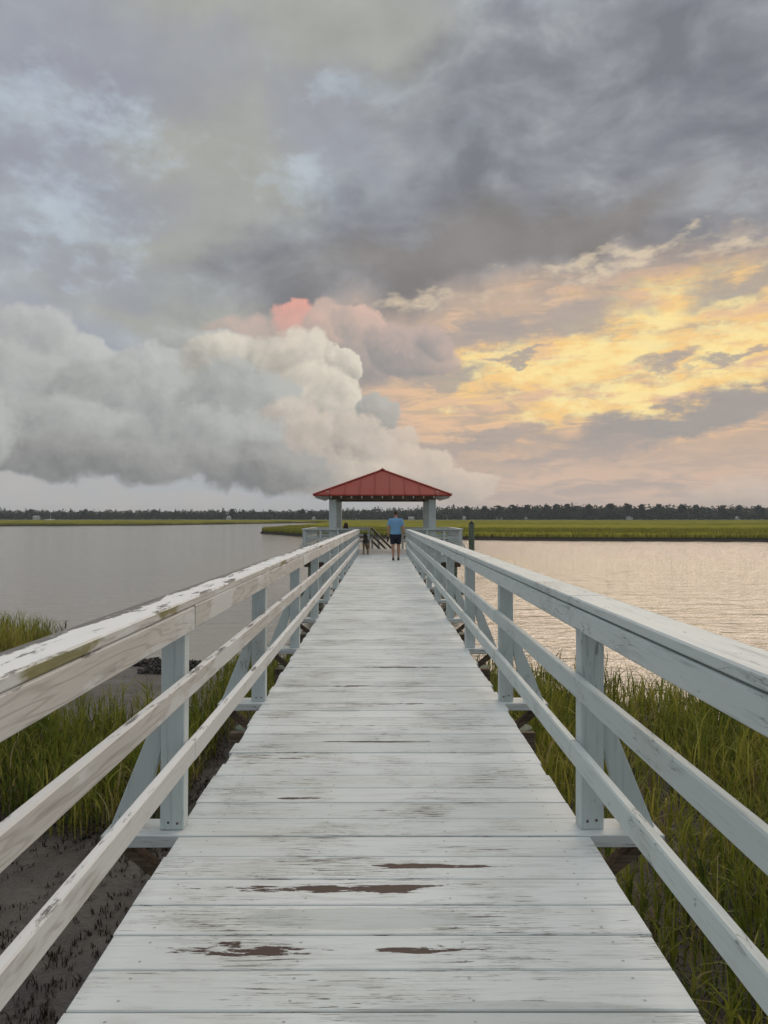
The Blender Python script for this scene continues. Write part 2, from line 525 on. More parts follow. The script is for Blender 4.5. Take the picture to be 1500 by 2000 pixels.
# painted deck boards, worn through in places
def mat_deck():
    m, t, bs = material('worn_deck_paint')
    q, p, r = wood_coords(t, 'x')
    px, py, pz = t.sep(p)
    grain = t.noise(q, 3.2, 5, 0.62, 0.3)
    streak = t.noise(t.vm('MULTIPLY', q, (1.3, 1.0, 1)), 1.5, 6, 0.68, 0.2)
    dirt = t.noise(t.vm('MULTIPLY', q, (1.2, 0.12, 1)), 1.5, 6, 0.65)
    area0 = t.noise(p, 1.9, 3, .5)
    base = t.mix(r, c3(.615, .655, .640), c3(.730, .765, .750))
    base = t.mix(t.ss(dirt, .48, .66) * .50, base, c3(.53, .54, .49))
    base = t.mix(t.ss(streak, .52, .66) * .36, base, c3(.42, .43, .40))
    base = t.mix(t.ss(grain, .54, .68) * .35, base, c3(.40, .405, .38))
    # hairline cracks along the grain
    cn = t.noise(t.vm('MULTIPLY', q, (1.0, 2.2, 1)), 1.5, 4, .6, .2)
    crack = t.ss(t.m('ABSOLUTE', cn - .5), .014, .004) * t.ss(area0 + (dirt - .5) * .6, .44, .60)
    base = t.mix(crack * .75, base, c3(.13, .115, .10))
    hair = t.noise(t.vm('MULTIPLY', q, (2.6, 2.4, 1)), 1.7, 6, .68, .3)
    base = t.mix(t.ss(hair + (dirt - .5) * .40 + (area0 - .5) * .30, .618, .660) * .9, base, c3(.085, .072, .064))
    # nail heads over the stringers
    fy = t.m('ABSOLUTE', t.m('ABSOLUTE', t.m('FRACT', (py - 3.815) * (12 / 2.695)) - .5) - .27) * (2.695 / 12)
    fx = t.m('ABSOLUTE', t.m('ABSOLUTE', t.m('ABSOLUTE', px + (r - .5) * .04) - .58) - .28)
    nail = t.ss(t.m('SQRT', fx * fx + fy * fy), .0075, .0045)
    base = t.mix(nail * .5, base, c3(.12, .085, .065))
    # dull oval stains
    st = None
    for (x, y, rx, ry) in [(-.10, 3.03, .50, .085), (.42, 2.44, .55, .08), (-.35, 6.28, .18, .05), (-.18, 7.55, .11, .04), (.05, 9.6, .3, .05)]:
        l = t.vm('LENGTH', t.vm('MULTIPLY_ADD', p, (1 / rx, 1 / ry, 0), (-x / rx, -y / ry, 0)))
        st = l if st is None else t.m('MINIMUM', st, l)
    base = t.mix(t.ss(st + (dirt - .5) * .5, 1.05, .92) * .55, base, c3(.43, .47, .45))
    # paint worn down to brown wood
    flake = t.noise(t.vm('MULTIPLY', q, (5.0, 1.15, 1)), 1.0, 8, 0.66, 0.25)
    area = t.noise(p, 1.15, 3, 0.5)
    worn = None
    for (x, y, rx, ry) in [(-.49, 2.812, .30, .062), (.17, 2.818, .22, .026), (-.25, 3.27, .60, .036), (.25, 3.49, .42, .026),
                           (-.42, 4.32, .22, .018), (.1, 3.30, .25, .015), (-.1, 5.42, .42, .02), (.1, 6.5, .5, .02), (-.55, 5.05, .3, .02),
                           (-.3, 7.2, .3, .03), (.2, 8.1, .5, .02)]:
        l = t.vm('LENGTH', t.vm('MULTIPLY_ADD', p, (1 / rx, 1 / ry, 0), (-x / rx, -y / ry, 0)))
        worn = l if worn is None else t.m('MINIMUM', worn, l)
    wear = flake + (area - .5) * .26 + t.ss(worn, 1.5, .35) * .25
    bare = t.ss(wear, .69, .715)
    edge = t.ss(wear, .655, .69)
    base = t.mix(edge * .35, base, c3(.42, .42, .39))
    base = t.mix(bare, base, t.mix(grain, c3(.035, .022, .018), c3(.115, .072, .055)))
    t.put(bs.inputs['Base Color'], base)
    t.put(bs.inputs['Roughness'], t.lr(grain, 0, 1, .50, .78))
    bs.inputs['Specular IOR Level'].default_value = .35
    bump(t, bs, grain * .35 + streak * .5 - bare * 1.2 - crack, .45, .004)
    return m

def mat_paint(name, axis, a, b, dark=.35, dirt_col=(.36, .37, .33), wear=.72, bare=(.10, .075, .06)):
    m, t, bs = material(name)
    q, p, r = wood_coords(t, axis)
    fine = {'x': (1, .35, .35), 'y': (.35, 1, .35), 'z': (.35, .35, 1)}[axis]
    grain = t.noise(q, 3.0, 5, 0.6, 0.3)
    broad = t.noise(t.vm('MULTIPLY', q, fine), 1.1, 5, 0.55, 0.5)
    spot = t.noise(p, 2.2, 4, 0.6)
    col = t.mix(r * .5 + broad * .5, c3(*a), c3(*b))
    col = t.mix(t.ss(grain, .52, .75) * dark, col, c3(a[0] * .55, a[1] * .58, a[2] * .58))
    col = t.mix(t.ss(spot, .52, .75) * .45, col, c3(*dirt_col))
    fl = t.noise(t.vm('MULTIPLY', q, (1.0, 1.0, 1.0)), 2.0, 8, .68, .2)
    worn = t.ss(fl + (spot - .5) * .25, wear, wear + .025)
    cn = t.noise(t.vm('MULTIPLY', q, fine), 2.2, 3, .55, .3)
    crk = t.ss(t.m('ABSOLUTE', cn - .5), .010, .003) * t.ss(spot + (broad - .5) * .5, .47, .60)
    col = t.mix(crk * .6, col, c3(a[0] * .25, a[1] * .25, a[2] * .25))
    col = t.mix(worn, col, t.mix(grain, c3(bare[0] * .5, bare[1] * .5, bare[2] * .5), c3(*bare)))
    t.put(bs.inputs['Base Color'], col)
    t.put(bs.inputs['Roughness'], t.lr(grain, 0, 1, .45, .75))
    bs.inputs['Specular IOR Level'].default_value = .35
    bump(t, bs, grain * .8 + broad * .8 - worn * .8 - crk, .5, .004)
    return m

# the left-hand rails: flaking white above, bare silvered wood on the faces
def mat_weathered(name, face_paint, moss):
    m, t, bs = material(name)
    q, p, r = wood_coords(t, 'y')
    nx, ny, nz_ = t.sep(S(t, t.n('ShaderNodeNewGeometry').outputs['Normal']))
    px, py, pz = t.sep(p)
    grain = t.noise(q, 3.2, 5, .62, .4)
    broad = t.noise(t.vm('MULTIPLY', q, (.30, .8, .30)), 1.0, 4, .5, .6)
    rings = t.m('FRACT', t.noise(t.vm('MULTIPLY', q, (.16, .30, .16)), 1.3, 3, .5, .3) * 17.0)
    line = t.ss(t.m('ABSOLUTE', rings - .5), .30, .5)
    wood = t.mix(broad, c3(.45, .43, .39), c3(.62, .60, .56))
    wood = t.mix(line * .38, wood, c3(.25, .22, .185))
    wood = t.mix(t.ss(grain, .50, .70) * .55, wood, c3(.29, .27, .235))
    spot = t.noise(p, 1.7, 4, .55)
    fp = t.ss(t.noise(t.vm('MULTIPLY', q, (.2, .8, .2)), 1.4, 6, .62) + (spot - .5) * .5, .62 - face_paint, .70 - face_paint)
    face = t.mix(fp * .85, wood, t.mix(grain, c3(.55, .57, .55), c3(.70, .70, .67)))
    if moss:
        mo = t.noise(t.vm('MULTIPLY', p, (3, 1.5, 6)), 1.2, 5, .6)
        here = None
        for (y, ry) in [(2.35, .42), (3.45, .26), (1.65, .25), (7.4, .3), (12.0, .4)]:
            l = t.m('ABSOLUTE', (py - y) * (1 / ry))
            here = l if here is None else t.m('MINIMUM', here, l)
        mm = t.ss(mo + t.ss(here, 1.3, .3) * .26, .62, .74)
        face = t.mix(mm * .9, face, t.mix(grain, c3(.09, .085, .015), c3(.26, .23, .05)))
    # top: thick white paint broken by black cracks along the grain
    crack = t.noise(t.vm('MULTIPLY', q, (.8, 2.6, .8)), 1.0, 8, .70, .5)
    cr2 = t.noise(t.vm('MULTIPLY', p, (9, 2.2, 9)), 1.3, 6, .65, .4)
    edge_side = t.ss(px, -1.06, -1.135) * (.16 if moss else .0)
    gone = t.ss(crack * .62 + cr2 * .38 + edge_side, .542, .592)
    top = t.mix(broad, c3(.74, .75, .73), c3(.86, .86, .84))
    top = t.mix(gone, top, t.mix(grain, c3(.05, .05, .045), c3(.30, .29, .26)))
    up = t.ss(nz_, .55, .8)
    col = t.mix(up, face, top)
    t.put(bs.inputs['Base Color'], col)
    bs.inputs['Roughness'].default_value = .72
    bs.inputs['Specular IOR Level'].default_value = .3
    bump(t, bs, grain * .5 - line * .4 - gone * up * 1.2, .45, .004)
    return m

def mat_timber(name, a, b, axis='x', rough=.85):
    m, t, bs = material(name)
    q, p, r = wood_coords(t, axis)
    grain = t.noise(q, 2.6, 5, .6, .4)
    spot = t.noise(p, 3.0, 4, .6)
    col = t.mix(t.ss(grain, .35, .7), c3(*a), c3(*b))
    col = t.mix(t.ss(spot, .5, .75) * .6, col, c3(a[0] * .5, a[1] * .55, a[2] * .5))
    t.put(bs.inputs['Base Color'], col)
    bs.inputs['Roughness'].default_value = rough
    bump(t, bs, grain, .5, .006)
    return m

def mat_plain(name, a, rough=.6, var=.12, scale=6.0, metal=0.0, spec=.4):
    m, t, bs = material(name)
    n = t.noise(pos_of(t), scale, 5, .6)
    t.put(bs.inputs['Base Color'], t.mix(n, c3(*[x * (1 - var) for x in a]), c3(*[min(1, x * (1 + var)) for x in a])))
    t.put(bs.inputs['Roughness'], t.lr(n, .3, .7, rough * .9, min(1, rough * 1.12)))
    bs.inputs['Metallic'].default_value = metal
    bs.inputs['Specular IOR Level'].default_value = spec
    return m

M = {}
M['deck'] = mat_deck()
M['rail'] = mat_paint('pale_blue_grey_paint_along', 'y', (.48, .54, .525), (.63, .69, .67), .55)
M['rail_x'] = mat_paint('pale_blue_grey_paint_across', 'x', (.48, .55, .54), (.60, .67, .655), .4)
M['post'] = mat_paint('pale_blue_grey_paint_upright', 'z', (.48, .54, .53), (.60, .66, .645), .5)
M['cap_left'] = mat_weathered('weathered_cap', .10, True)
M['fascia_left'] = mat_weathered('weathered_rail', .10, False)
M['low_left'] = mat_weathered('weathered_low_rail', .22, False)
M['brown'] = mat_timber('bare_brown_timber', (.10, .075, .05), (.24, .18, .12), 'x')
M['brown_y'] = mat_timber('bare_brown_stringer', (.09, .07, .05), (.20, .155, .11), 'y')
M['piling'] = mat_timber('green_treated_piling', (.08, .10, .07), (.20, .25, .18), 'z')
M['red'] = mat_plain('red_painted_metal', (.30, .058, .043), .6, .14, 1.5, 0.0, .12)
M['black'] = mat_plain('black', (.012, .012, .013), .6)
M['nail'] = mat_plain('rusty_nail', (.10, .05, .03), .7)

# ------------------------------------------------------------------ ground, water
MUD, WATER = -2.02, -2.22
def shore(x):
    """how far ahead the mud reaches before the water, by place across"""
    return np.interp(x, [-60, -30, -13, -10.5, -8.5, -6, -3, 0, 1.5, 4, 7, 10, 14, 20, 60], [19, 22, 23.5, 23, 20.0, 19.5, 20, 19, 17.5, 16.2, 14.5, 12.0, 9.0, 6.0, 2.0])

def vnoise(x, y, seed=0):
    """smooth value noise on arrays"""
    r = np.random.default_rng(seed).random((64, 64))
    xi, yi = np.floor(x).astype(int), np.floor(y).astype(int)
    fx, fy = x - xi, y - yi
    fx, fy = fx * fx * (3 - 2 * fx), fy * fy * (3 - 2 * fy)
    g = lambda a, b: r[a % 64, b % 64]
    return (g(xi, yi) * (1 - fx) + g(xi + 1, yi) * fx) * (1 - fy) + (g(xi, yi + 1) * (1 - fx) + g(xi + 1, yi + 1) * fx) * fy

def mud_h(x, y):
    d = shore(x) - y                                  # metres back from the water's edge
    base = np.interp(d, [-8, -1.5, 0, 2.5, 7, 14], [-3.0, -2.40, WATER + .01, WATER + .09, MUD - .02, MUD + .04])
    n = (vnoise(x * 1.3, y * 1.3, 1) - .5) * .10 + (vnoise(x * 4.1, y * 4.1, 2) - .5) * .06 + (vnoise(x * 11, y * 11, 3) - .5) * .025
    return base + n * np.clip(d / 5 + .15, .12, 1)

xs = np.concatenate([np.linspace(-60, -14, 60), np.linspace(-13.7, 13.7, 270), np.linspace(14, 60, 60)])
ys = np.concatenate([np.linspace(-40, 1.5, 40), np.linspace(1.65, 26, 250), np.linspace(26.5, 34, 20)])
GX, GY = np.meshgrid(xs, ys)
GZ = mud_h(GX, GY)
nx_, ny_ = len(xs), len(ys)
idx = np.arange(nx_ * ny_).reshape(ny_, nx_)
F = np.stack([idx[:-1, :-1], idx[:-1, 1:], idx[1:, 1:], idx[1:, :-1]], -1).reshape(-1, 4)
m, t, bs = material('wet_mud')
p = pos_of(t)
n1 = t.noise(p, 1.4, 6, .6)
n2 = t.noise(p, 14.0, 5, .65)
col = t.mix(t.ss(n1, .35, .65), c3(.050, .042, .033), c3(.115, .098, .080))
col = t.mix(t.ss(n2, .5, .75) * .7, col, c3(.018, .016, .013))
t.put(bs.inputs['Base Color'], col)
t.put(bs.inputs['Roughness'], t.lr(n1, .35, .62, .30, .75))
bs.inputs['Specular IOR Level'].default_value = .5
bump(t, bs, n2 + n1, .9, .05)
M['mud'] = m
tag(put('mud_flat', np_mesh('mud_flat', np.stack([GX, GY, GZ], -1).reshape(-1, 3), F, True), m), kind='structure')

# water: one sheet to the horizon
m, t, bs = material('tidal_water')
p = pos_of(t)
px, py, pz = t.sep(p)
w0 = t.noise(t.vm('MULTIPLY', p, (.35, 1.0, 1.0)), .85, 3, .5, .4)
w1 = t.noise(t.vm('MULTIPLY', p, (.7, 1.6, 1.0)), 1.7, 4, .55, .3)
w2 = t.noise(t.vm('MULTIPLY', p, (1.0, 1.8, 1.0)), 5.0, 3, .55, .2)
w3 = t.noise(p, .06, 3, .5)
calm = t.ss(px + (w3 - .5) * 14.0, -3.0, 9.0)            # wind ruffles the side away from the bank
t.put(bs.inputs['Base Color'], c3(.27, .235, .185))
t.put(bs.inputs['Roughness'], .10 - calm * .07)
bs.inputs['IOR'].default_value = 1.48
b = t.n('ShaderNodeBump')
b.inputs['Distance'].default_value = .20
t.put(b.inputs['Height'], w0 * 1.6 + w1 * .8 + w2 * .22)
t.put(b.inputs['Strength'], calm * .62 + .28)
t.t.links.new(b.outputs[0], bs.inputs['Normal'])
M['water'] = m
xs_ = np.array([-1600, -60, 60, 1600.]); ys_ = np.array([-300, 0, 60, 300, 1600.])
gx, gy = np.meshgrid(xs_, ys_)
idx = np.arange(gx.size).reshape(len(ys_), len(xs_))
F = np.stack([idx[:-1, :-1], idx[:-1, 1:], idx[1:, 1:], idx[1:, :-1]], -1).reshape(-1, 4)
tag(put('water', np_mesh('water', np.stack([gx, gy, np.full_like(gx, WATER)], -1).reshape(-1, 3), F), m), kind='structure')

# ------------------------------------------------------------------ far marsh, wood, houses
def far_pt(px_, py_, h=WATER):
    z = (CAMZ - h) * FPX / (py_ - VPY)
    return (px_ - VPX) * z / FPX, z

def front_right(x):    # distance of the right-hand marsh bank
    return np.interp(x, [-29, -27, -20, -4, 15, 59, 120, 260, 600], [181, 172, 157, 137, 124, 118, 112, 90, 60])
def front_left(x):
    return np.interp(x, [-900, -420, -160, -110, -83, -40, -20], [230, 290, 322, 345, 410, 520, 600])

def marsh_mesh(name, x0, x1, front, nx, back, seed):
    """a low mud bank with the even top of the grass behind it"""
    X = np.linspace(x0, x1, nx)
    prof = [(-3.0, WATER - .3), (0, WATER - .02), (1.6, WATER + .22), (3.0, WATER + .42), (3.6, -1.35), (4.6, -1.12)]
    deep = list(np.geomspace(6.0, back, 46))
    rows = []
    wob = (vnoise(X * .13, X * 0, seed) - .5) * 9 + (vnoise(X * .7, X * 0 + 3, seed) - .5) * 2.5
    wob = wob * np.clip((X - x0) / 8, 0.15, 1)
    for d, z in prof:
        rows.append(np.stack([X, front(X) + wob + d, np.full_like(X, z)], -1))
    for d in deep:
        Y = front(X) * max(0.0, 1 - d / back) + (front(X).min() + back) * min(1.0, d / back) + wob * max(0, 1 - d / 60)
        Y = np.maximum(Y, rows[-1][:, 1] + .3)
        Z = -1.06 + (vnoise(X * .5, Y * .5, seed + 1) - .5) * .30 + (vnoise(X * .05, Y * .05, seed + 2) - .5) * .25
        rows.append(np.stack([X, Y, Z], -1))
    V = np.stack(rows, 0)
    nr = V.shape[0]
    idx = np.arange(nr * nx).reshape(nr, nx)
    F = np.stack([idx[:-1, :-1], idx[:-1, 1:], idx[1:, 1:], idx[1:, :-1]], -1).reshape(-1, 4)
    return np_mesh(name, V.reshape(-1, 3), F, True), wob, X

m, t, bs = material('marsh_grass_top')
p = pos_of(t)
px, py, pz = t.sep(p)
a1 = t.noise(t.vm('MULTIPLY', p, (.12, 1.0, 0)), .035, 5, .6, .5)
a2 = t.noise(t.vm('MULTIPLY', p, (.5, 1.0, 1)), 1.2, 4, .6)
col = t.mix(t.ss(a1, .38, .62), c3(.145, .152, .024), c3(.280, .255, .040))
col = t.mix(t.ss(a2, .45, .7) * .4, col, c3(.05, .065, .015))
bank = t.ss(pz, -1.55, -1.75)
col = t.mix(bank, col, c3(.050, .044, .036))
t.put(bs.inputs['Base Color'], col)
bs.inputs['Roughness'].default_value = .8
bs.inputs['Specular IOR Level'].default_value = .0
bump(t, bs, a2, .8, .25)
M['marsh'] = m
me_r, wob_r, X_r = marsh_mesh('far_marsh', -29, 600, front_right, 900, 640, 21)
tag(put('far_marsh', me_r, m), kind='structure')
me_l, wob_l, X_l = marsh_mesh('far_marsh_bank', -900, -20, front_left, 700, 480, 22)
tag(put('far_marsh_bank', me_l, m), kind='structure')

# solid land under the wood
def far_ground():
    X = np.linspace(-1500, 1500, 120)
    rows = []
    for y, z in ((690, -1.4), (705, -.9), (760, .2), (1000, 2.0), (1300, 3.0), (1600, 3.5)):
        rows.append(np.stack([X, np.full_like(X, y) + (X < 0) * 60.0 * np.clip(-X / 200, 0, 1), np.full_like(X, z)], -1))
    V = np.stack(rows, 0)
    idx = np.arange(V.shape[0] * V.shape[1]).reshape(V.shape[:2])
    F = np.stack([idx[:-1, :-1], idx[:-1, 1:], idx[1:, 1:], idx[1:, :-1]], -1).reshape(-1, 4)
    return np_mesh('far_shore', V.reshape(-1, 3), F, True)
M['land'] = mat_plain('far_land', (.06, .07, .035), .9, .3, .05)
tag(put('far_shore', far_ground(), M['land']), kind='structure')

def blades(P, H, W, lean, rs, segs=4, az=None, curve=None, tint=None):
    """grass blades: P (n,3) feet, H heights, W widths, lean tip offsets; returns V, F(quads), tint"""
    n = len(P)
    az = rs.random(n) * 2 * np.pi if az is None else az
    d = np.stack([np.cos(az), np.sin(az), np.zeros(n)], -1)
    fa = rs.random(n) * np.pi
    s = np.stack([np.cos(fa), np.sin(fa), np.zeros(n)], -1)
    tt = np.linspace(0, 1, segs + 1)
    curve = 1.8 + rs.random(n) * 1.4 if curve is None else curve
    V = np.zeros((n, (segs + 1) * 2, 3))
    for k, u in enumerate(tt):
        c = P + d * (lean * u ** curve)[:, None]
        c[:, 2] += H * (u - 0.28 * np.clip(lean / np.maximum(H, .01), 0, 1.6) * u ** 3)
        wv = W * (1 - u ** 1.6) * .5 + .0007
        V[:, 2 * k] = c - s * wv[:, None]
        V[:, 2 * k + 1] = c + s * wv[:, None]
    base = (np.arange(n) * (segs + 1) * 2)[:, None, None]
    q = np.array([[2 * k, 2 * k + 1, 2 * k + 3, 2 * k + 2] for k in range(segs)])[None]
    F = (base + q).reshape(-1, 4)
    tint = rs.random(n) if tint is None else tint
    return V.reshape(-1, 3), F, np.repeat(tint, (segs + 1) * 2)

def mat_grass(name, stops):
    m, t, bs = material(name)
    at = t.n('ShaderNodeAttribute', attribute_name='tint')
    col = t.ramp(S(t, at.outputs['Fac']), stops)
    t.put(bs.inputs['Base Color'], col)
    bs.inputs['Roughness'].default_value = .55
    bs.inputs['Specular IOR Level'].default_value = .12
    tr = t.n('ShaderNodeBsdfTranslucent')
    t.put(tr.inputs['Color'], col)
    mx = t.n('ShaderNodeMixShader')
    mx.inputs[0].default_value = .30
    out = m.node_tree.nodes['Material Output']
    t.t.links.new(bs.outputs[0], mx.inputs[1]); t.t.links.new(tr.outputs[0], mx.inputs[2]); t.t.links.new(mx.outputs[0], out.inputs[0])
    return m
M['far_grass'] = mat_grass('far_marsh_blades', [(0, c3(.085, .11, .016)), (.4, c3(.165, .18, .026)), (.75, c3(.25, .235, .036)), (1, c3(.30, .26, .06))])
M['grass'] = mat_grass('cordgrass', [(0, c3(.050, .078, .014)), (.30, c3(.125, .165, .026)), (.60, c3(.26, .275, .042)), (.85, c3(.42, .365, .080)), (.93, c3(.46, .38, .19)), (1, c3(.19, .14, .085))])

rs = np.random.default_rng(5)
def far_blades(name, X0, X1, front, wob, Xw, n, dmax):
    x = rs.uniform(X0, X1, n)
    d = 3.0 + dmax * rs.random(n) ** 1.8
    y = front(x) + np.interp(x, Xw, wob) + d
    P = np.stack([x, y, np.where(d < 4.6, -1.72, -1.45)], -1)
    V, F, T = blades(P, rs.uniform(.45, .95, n), rs.uniform(.05, .11, n), rs.uniform(.05, .3, n), rs, 2)
    o = put(name, np_mesh(name, V, F, False, T), M['far_grass'])
    return o
tag(far_blades('marsh_edge_grass', -29, 140, front_right, wob_r, X_r, 60000, 60), 'tall olive cordgrass along the far marsh bank across the water', 'grass', kind='stuff')
tag(far_blades('marsh_edge_grass', -330, -20, front_left, wob_l, X_l, 24000, 30), 'low cordgrass along the distant bank at the river bend', 'grass', kind='stuff')

# the wood on the far shore reads as one mass
def tree_parts(x, y, z, h, r, rs, n, pine=False):
    c0 = z + h * (.60 if pine else .50)
    u = rs.normal(size=(n, 3)); u /= np.linalg.norm(u, axis=1)[:, None]
    rad = rs.random(n) ** .45
    lump = 1 + .35 * np.sin(u[:, 0] * 5 + x) * np.cos(u[:, 2] * 4 + y)
    C = np.stack([x + u[:, 0] * r * rad * lump, y + u[:, 1] * r * rad * lump, c0 + u[:, 2] * h * (.40 if pine else .5) * rad * lump], -1)
    sz = rs.uniform(.55, 1.25, n) * (r / 4.0) ** .5
    a = rs.normal(size=(n, 3)); a /= np.linalg.norm(a, axis=1)[:, None]
    b = np.cross(a, rs.normal(size=(n, 3))); b /= np.linalg.norm(b, axis=1)[:, None]
    V = np.stack([C - a * sz[:, None], C + b * sz[:, None] * .8, C + a * sz[:, None], C - b * sz[:, None] * .8], 1)
    return V.reshape(-1, 3)

rt = np.random.default_rng(9)
def top_h(px_):
    """tree height in metres, by place along the shore (photograph column)"""
    return np.interp(px_, [-900, 0, 200, 420, 560, 700, 860, 930, 1000, 1080, 1180, 1300, 1420, 1500, 2400],
                     [11, 11, 10.5, 11, 10.0, 11.5, 13.0, 13.6, 14.8, 15.6, 15.8, 15.2, 14.6, 14.2, 14])
VV, TT = [], []
for row, (yd, dens, hs) in enumerate(((714, 3.6, .50), (724, 4.2, .86), (742, 4.4, .92), (764, 5.0, 1.0), (790, 6.0, 1.05))):
    x = -520.0
    while x < 530:
        x += rt.uniform(.5, 1.5) * dens
        yy = yd + rt.uniform(-8, 8) + (60.0 * np.clip(-x / 200, 0, 1) if x < 0 else 0)
        pxl = VPX + x * FPX / yy
        h = float(top_h(pxl)) * rt.uniform(.78, 1.0) * hs
        r = h * rt.uniform(.27, .40)
        v = tree_parts(x, yy, -1.4 + (.6 if row > 2 else 0), h, r, rt, 150 if row < 4 else 110)
        VV.append(v)
        TT.append(np.repeat(np.clip(rt.random() * .7 + rt.random(len(v) // 4) * .3, 0, 1), 4))
V = np.concatenate(VV); T = np.concatenate(TT)
M['wood'] = mat_grass('far_foliage', [(0, c3(.030, .046, .026)), (.5, c3(.045, .064, .034)), (1, c3(.066, .086, .042))])
M['wood'].node_tree.nodes['Mix Shader'].inputs[0].default_value = .12
F = np.arange(len(V)).reshape(-1, 4)
tag(put('woodland', np_mesh('woodland', V, F, False, T), M['wood']), 'dark green wood filling the far shore behind the marsh', 'wood', kind='stuff')

# pines that stand up out of it
M['bark'] = mat_timber('pine_bark', (.05, .04, .03), (.13, .10, .08), 'z')
def pine(px_, hgt, seed, group, label):
    hgt -= 2.3
    r_ = np.random.default_rng(seed)
    y = 716 + r_.uniform(-5, 5) + (60.0 * min(1, max(0, (VPX - px_) / 400)) if px_ < VPX else 0)
    x = (px_ - VPX) * y / FPX
    root = empty('pine_tree', (x, y, -1.2))
    tag(root, label, 'tree', group)
    bm = bmesh.new()
    loft(bm, [(0, 0, 0), (.1, 0, hgt * .5), (.0, .1, hgt * .93)], [.26, .20, .06], 7)
    for k in range(6):
        a = r_.random() * 6.28; z0 = hgt * r_.uniform(.55, .85); L = hgt * r_.uniform(.10, .18)
        loft(bm, [(0, 0, z0), (math.cos(a) * L, math.sin(a) * L, z0 + L * .35)], [.09, .03], 5)
    put('trunk', bm_mesh('trunk', bm), M['bark'], root)
    v = []
    for k in range(7):
        a = r_.random() * 6.28; z0 = hgt * (.52 + .43 * k / 6); q = hgt * .21 * (1.15 - .6 * abs(k / 6 - .4))
        v.append(tree_parts(math.cos(a) * q * .55, math.sin(a) * q * .55, z0 - .9, 2.0, q, r_, 60))
    v = np.concatenate(v)
    put('crown', np_mesh('crown', v, np.arange(len(v)).reshape(-1, 4), False, np.repeat(r_.random(len(v) // 4) * .6, 4)), M['wood'], root)
GP = 'pines standing out of the far wood'
for i, (pxl, h, what) in enumerate([
        (912, 15.0, 'tall pine standing behind the white steep-roofed house'), (975, 15.6, 'tall pine standing behind the long low white house with grey roof'),
        (1028, 16.2, 'tall pine standing behind the low white house nearest the marsh edge'), (1226, 17.6, 'tall pine standing behind the large white house'),
        (1287, 17.0, 'tall pine standing behind the small white house beside the large one'), (1447, 16.0, 'tall pine standing behind the white gabled house at the end of the pine row')]
        + [(q, hh, 'tall pine with no house at its foot, crown rising out of the far wood') for q, hh in
           ((946, 15.2), (1003, 16.4), (1066, 16.4), (1086, 17.0), (1110, 17.2), (1152, 16.6), (1192, 17.6), (1254, 16.6), (1334, 16.8), (1362, 16.3), (1412, 16.0), (1484, 15.8))]):
    pine(pxl, h, 100 + i, GP, what)
for i, (pxl, h, what) in enumerate([(62, 12.6, 'dark pine standing behind the grey-roofed house by the sailing boat'), (452, 12.8, 'dark pine standing behind the white gabled house beyond the river bend')]
        + [(q, 12.4, 'dark pine with no house near it, topping the low wood beyond the river bend') for q in (166, 300, 590)]):
    pine(pxl, h, 160 + i, 'pines beyond the river bend', what)

# small white buildings and a boat at the foot of the wood
M['white'] = mat_plain('white_wall', (.66, .65, .62), .7, .06)
M['roofgrey'] = mat_plain('grey_roof', (.30, .30, .31), .7, .1)
M['glassdark'] = mat_plain('dark_window', (.03, .035, .04), .2, .1)
def house(pxl, wid, hei, dep, label, ridge_x=True):
    y = 710.0 + (58.0 * min(1, max(0, (VPX - pxl) / 400)) if pxl < VPX else 0)
    x = (pxl - VPX) * y / FPX
    root = empty('house', (x, y, -1.25))
    tag(root, label, 'house')
    box('wall', (0, dep / 2, hei / 2), (wid, dep, hei), M['white'], root, .02)
    e = .3
    if ridge_x:
        vs_ = [(-wid / 2 - e, -e, hei), (wid / 2 + e, -e, hei), (wid / 2 + e, dep + e, hei), (-wid / 2 - e, dep + e, hei), (-wid / 2 - e, dep / 2, hei + 1.5), (wid / 2 + e, dep / 2, hei + 1.5)]
        fs = [(0, 1, 5, 4), (2, 3, 4, 5), (0, 4, 3), (1, 2, 5), (0, 3, 2, 1)]
    else:
        vs_ = [(-wid / 2 - e, -e, hei), (wid / 2 + e, -e, hei), (wid / 2 + e, dep + e, hei), (-wid / 2 - e, dep + e, hei), (0, -e, hei + 1.7), (0, dep + e, hei + 1.7)]
        fs = [(0, 4, 5, 3), (1, 2, 5, 4), (0, 1, 4), (2, 3, 5), (0, 3, 2, 1)]
    put('roof', mesh_from('roof', vs_, fs), M['white'] if not ridge_x else M['roofgrey'], root)
    for k in (-1, 1):
        box('window', (k * wid * .25, -.02, hei * .55), (wid * .16, .06, hei * .35), M['glassdark'], root, .01)
house(692, 3.0, 1.9, 5, 'tiny white gabled house across the marsh, framed between gazebo column and walking man', False)
house(613, 3.0, 2.0, 5, 'tiny pale house seen past the gazebo at the end of the left railing', False)
house(803, 5.0, 1.8, 5, 'long low pale house seen under the gazebo roof')
house(871, 3.4, 2.0, 5, 'white gabled house at the foot of the wood just past the gazebo column', False)
house(908, 3.0, 2.2, 5, 'white steep-roofed house across the marsh above the mooring pile', False)
house(976, 5.0, 1.8, 5, 'long low white house across the marsh with grey roof')
house(1026, 3.6, 1.6, 5, 'low grey-roofed white house standing nearest the marsh edge')
house(1230, 5.6, 2.4, 6, 'large white house with grey roof among the tallest pines')
house(1284, 3.0, 1.9, 5, 'small white house beside the large one among the pines')
house(1444, 3.0, 2.0, 5, 'white gabled house at the end of the pine row', False)
house(70, 5.5, 2.8, 5, 'grey-roofed white house by the moored sailing boat')
house(446, 4.0, 2.6, 5, 'white gabled house beyond the river bend', False)
bo = empty('sailing_boat', ((98 - VPX) * 640 / FPX, 640, WATER + .9))
tag(bo, 'small white sailing boat with bare mast lying in the far marsh', 'boat')
bm = bmesh.new()
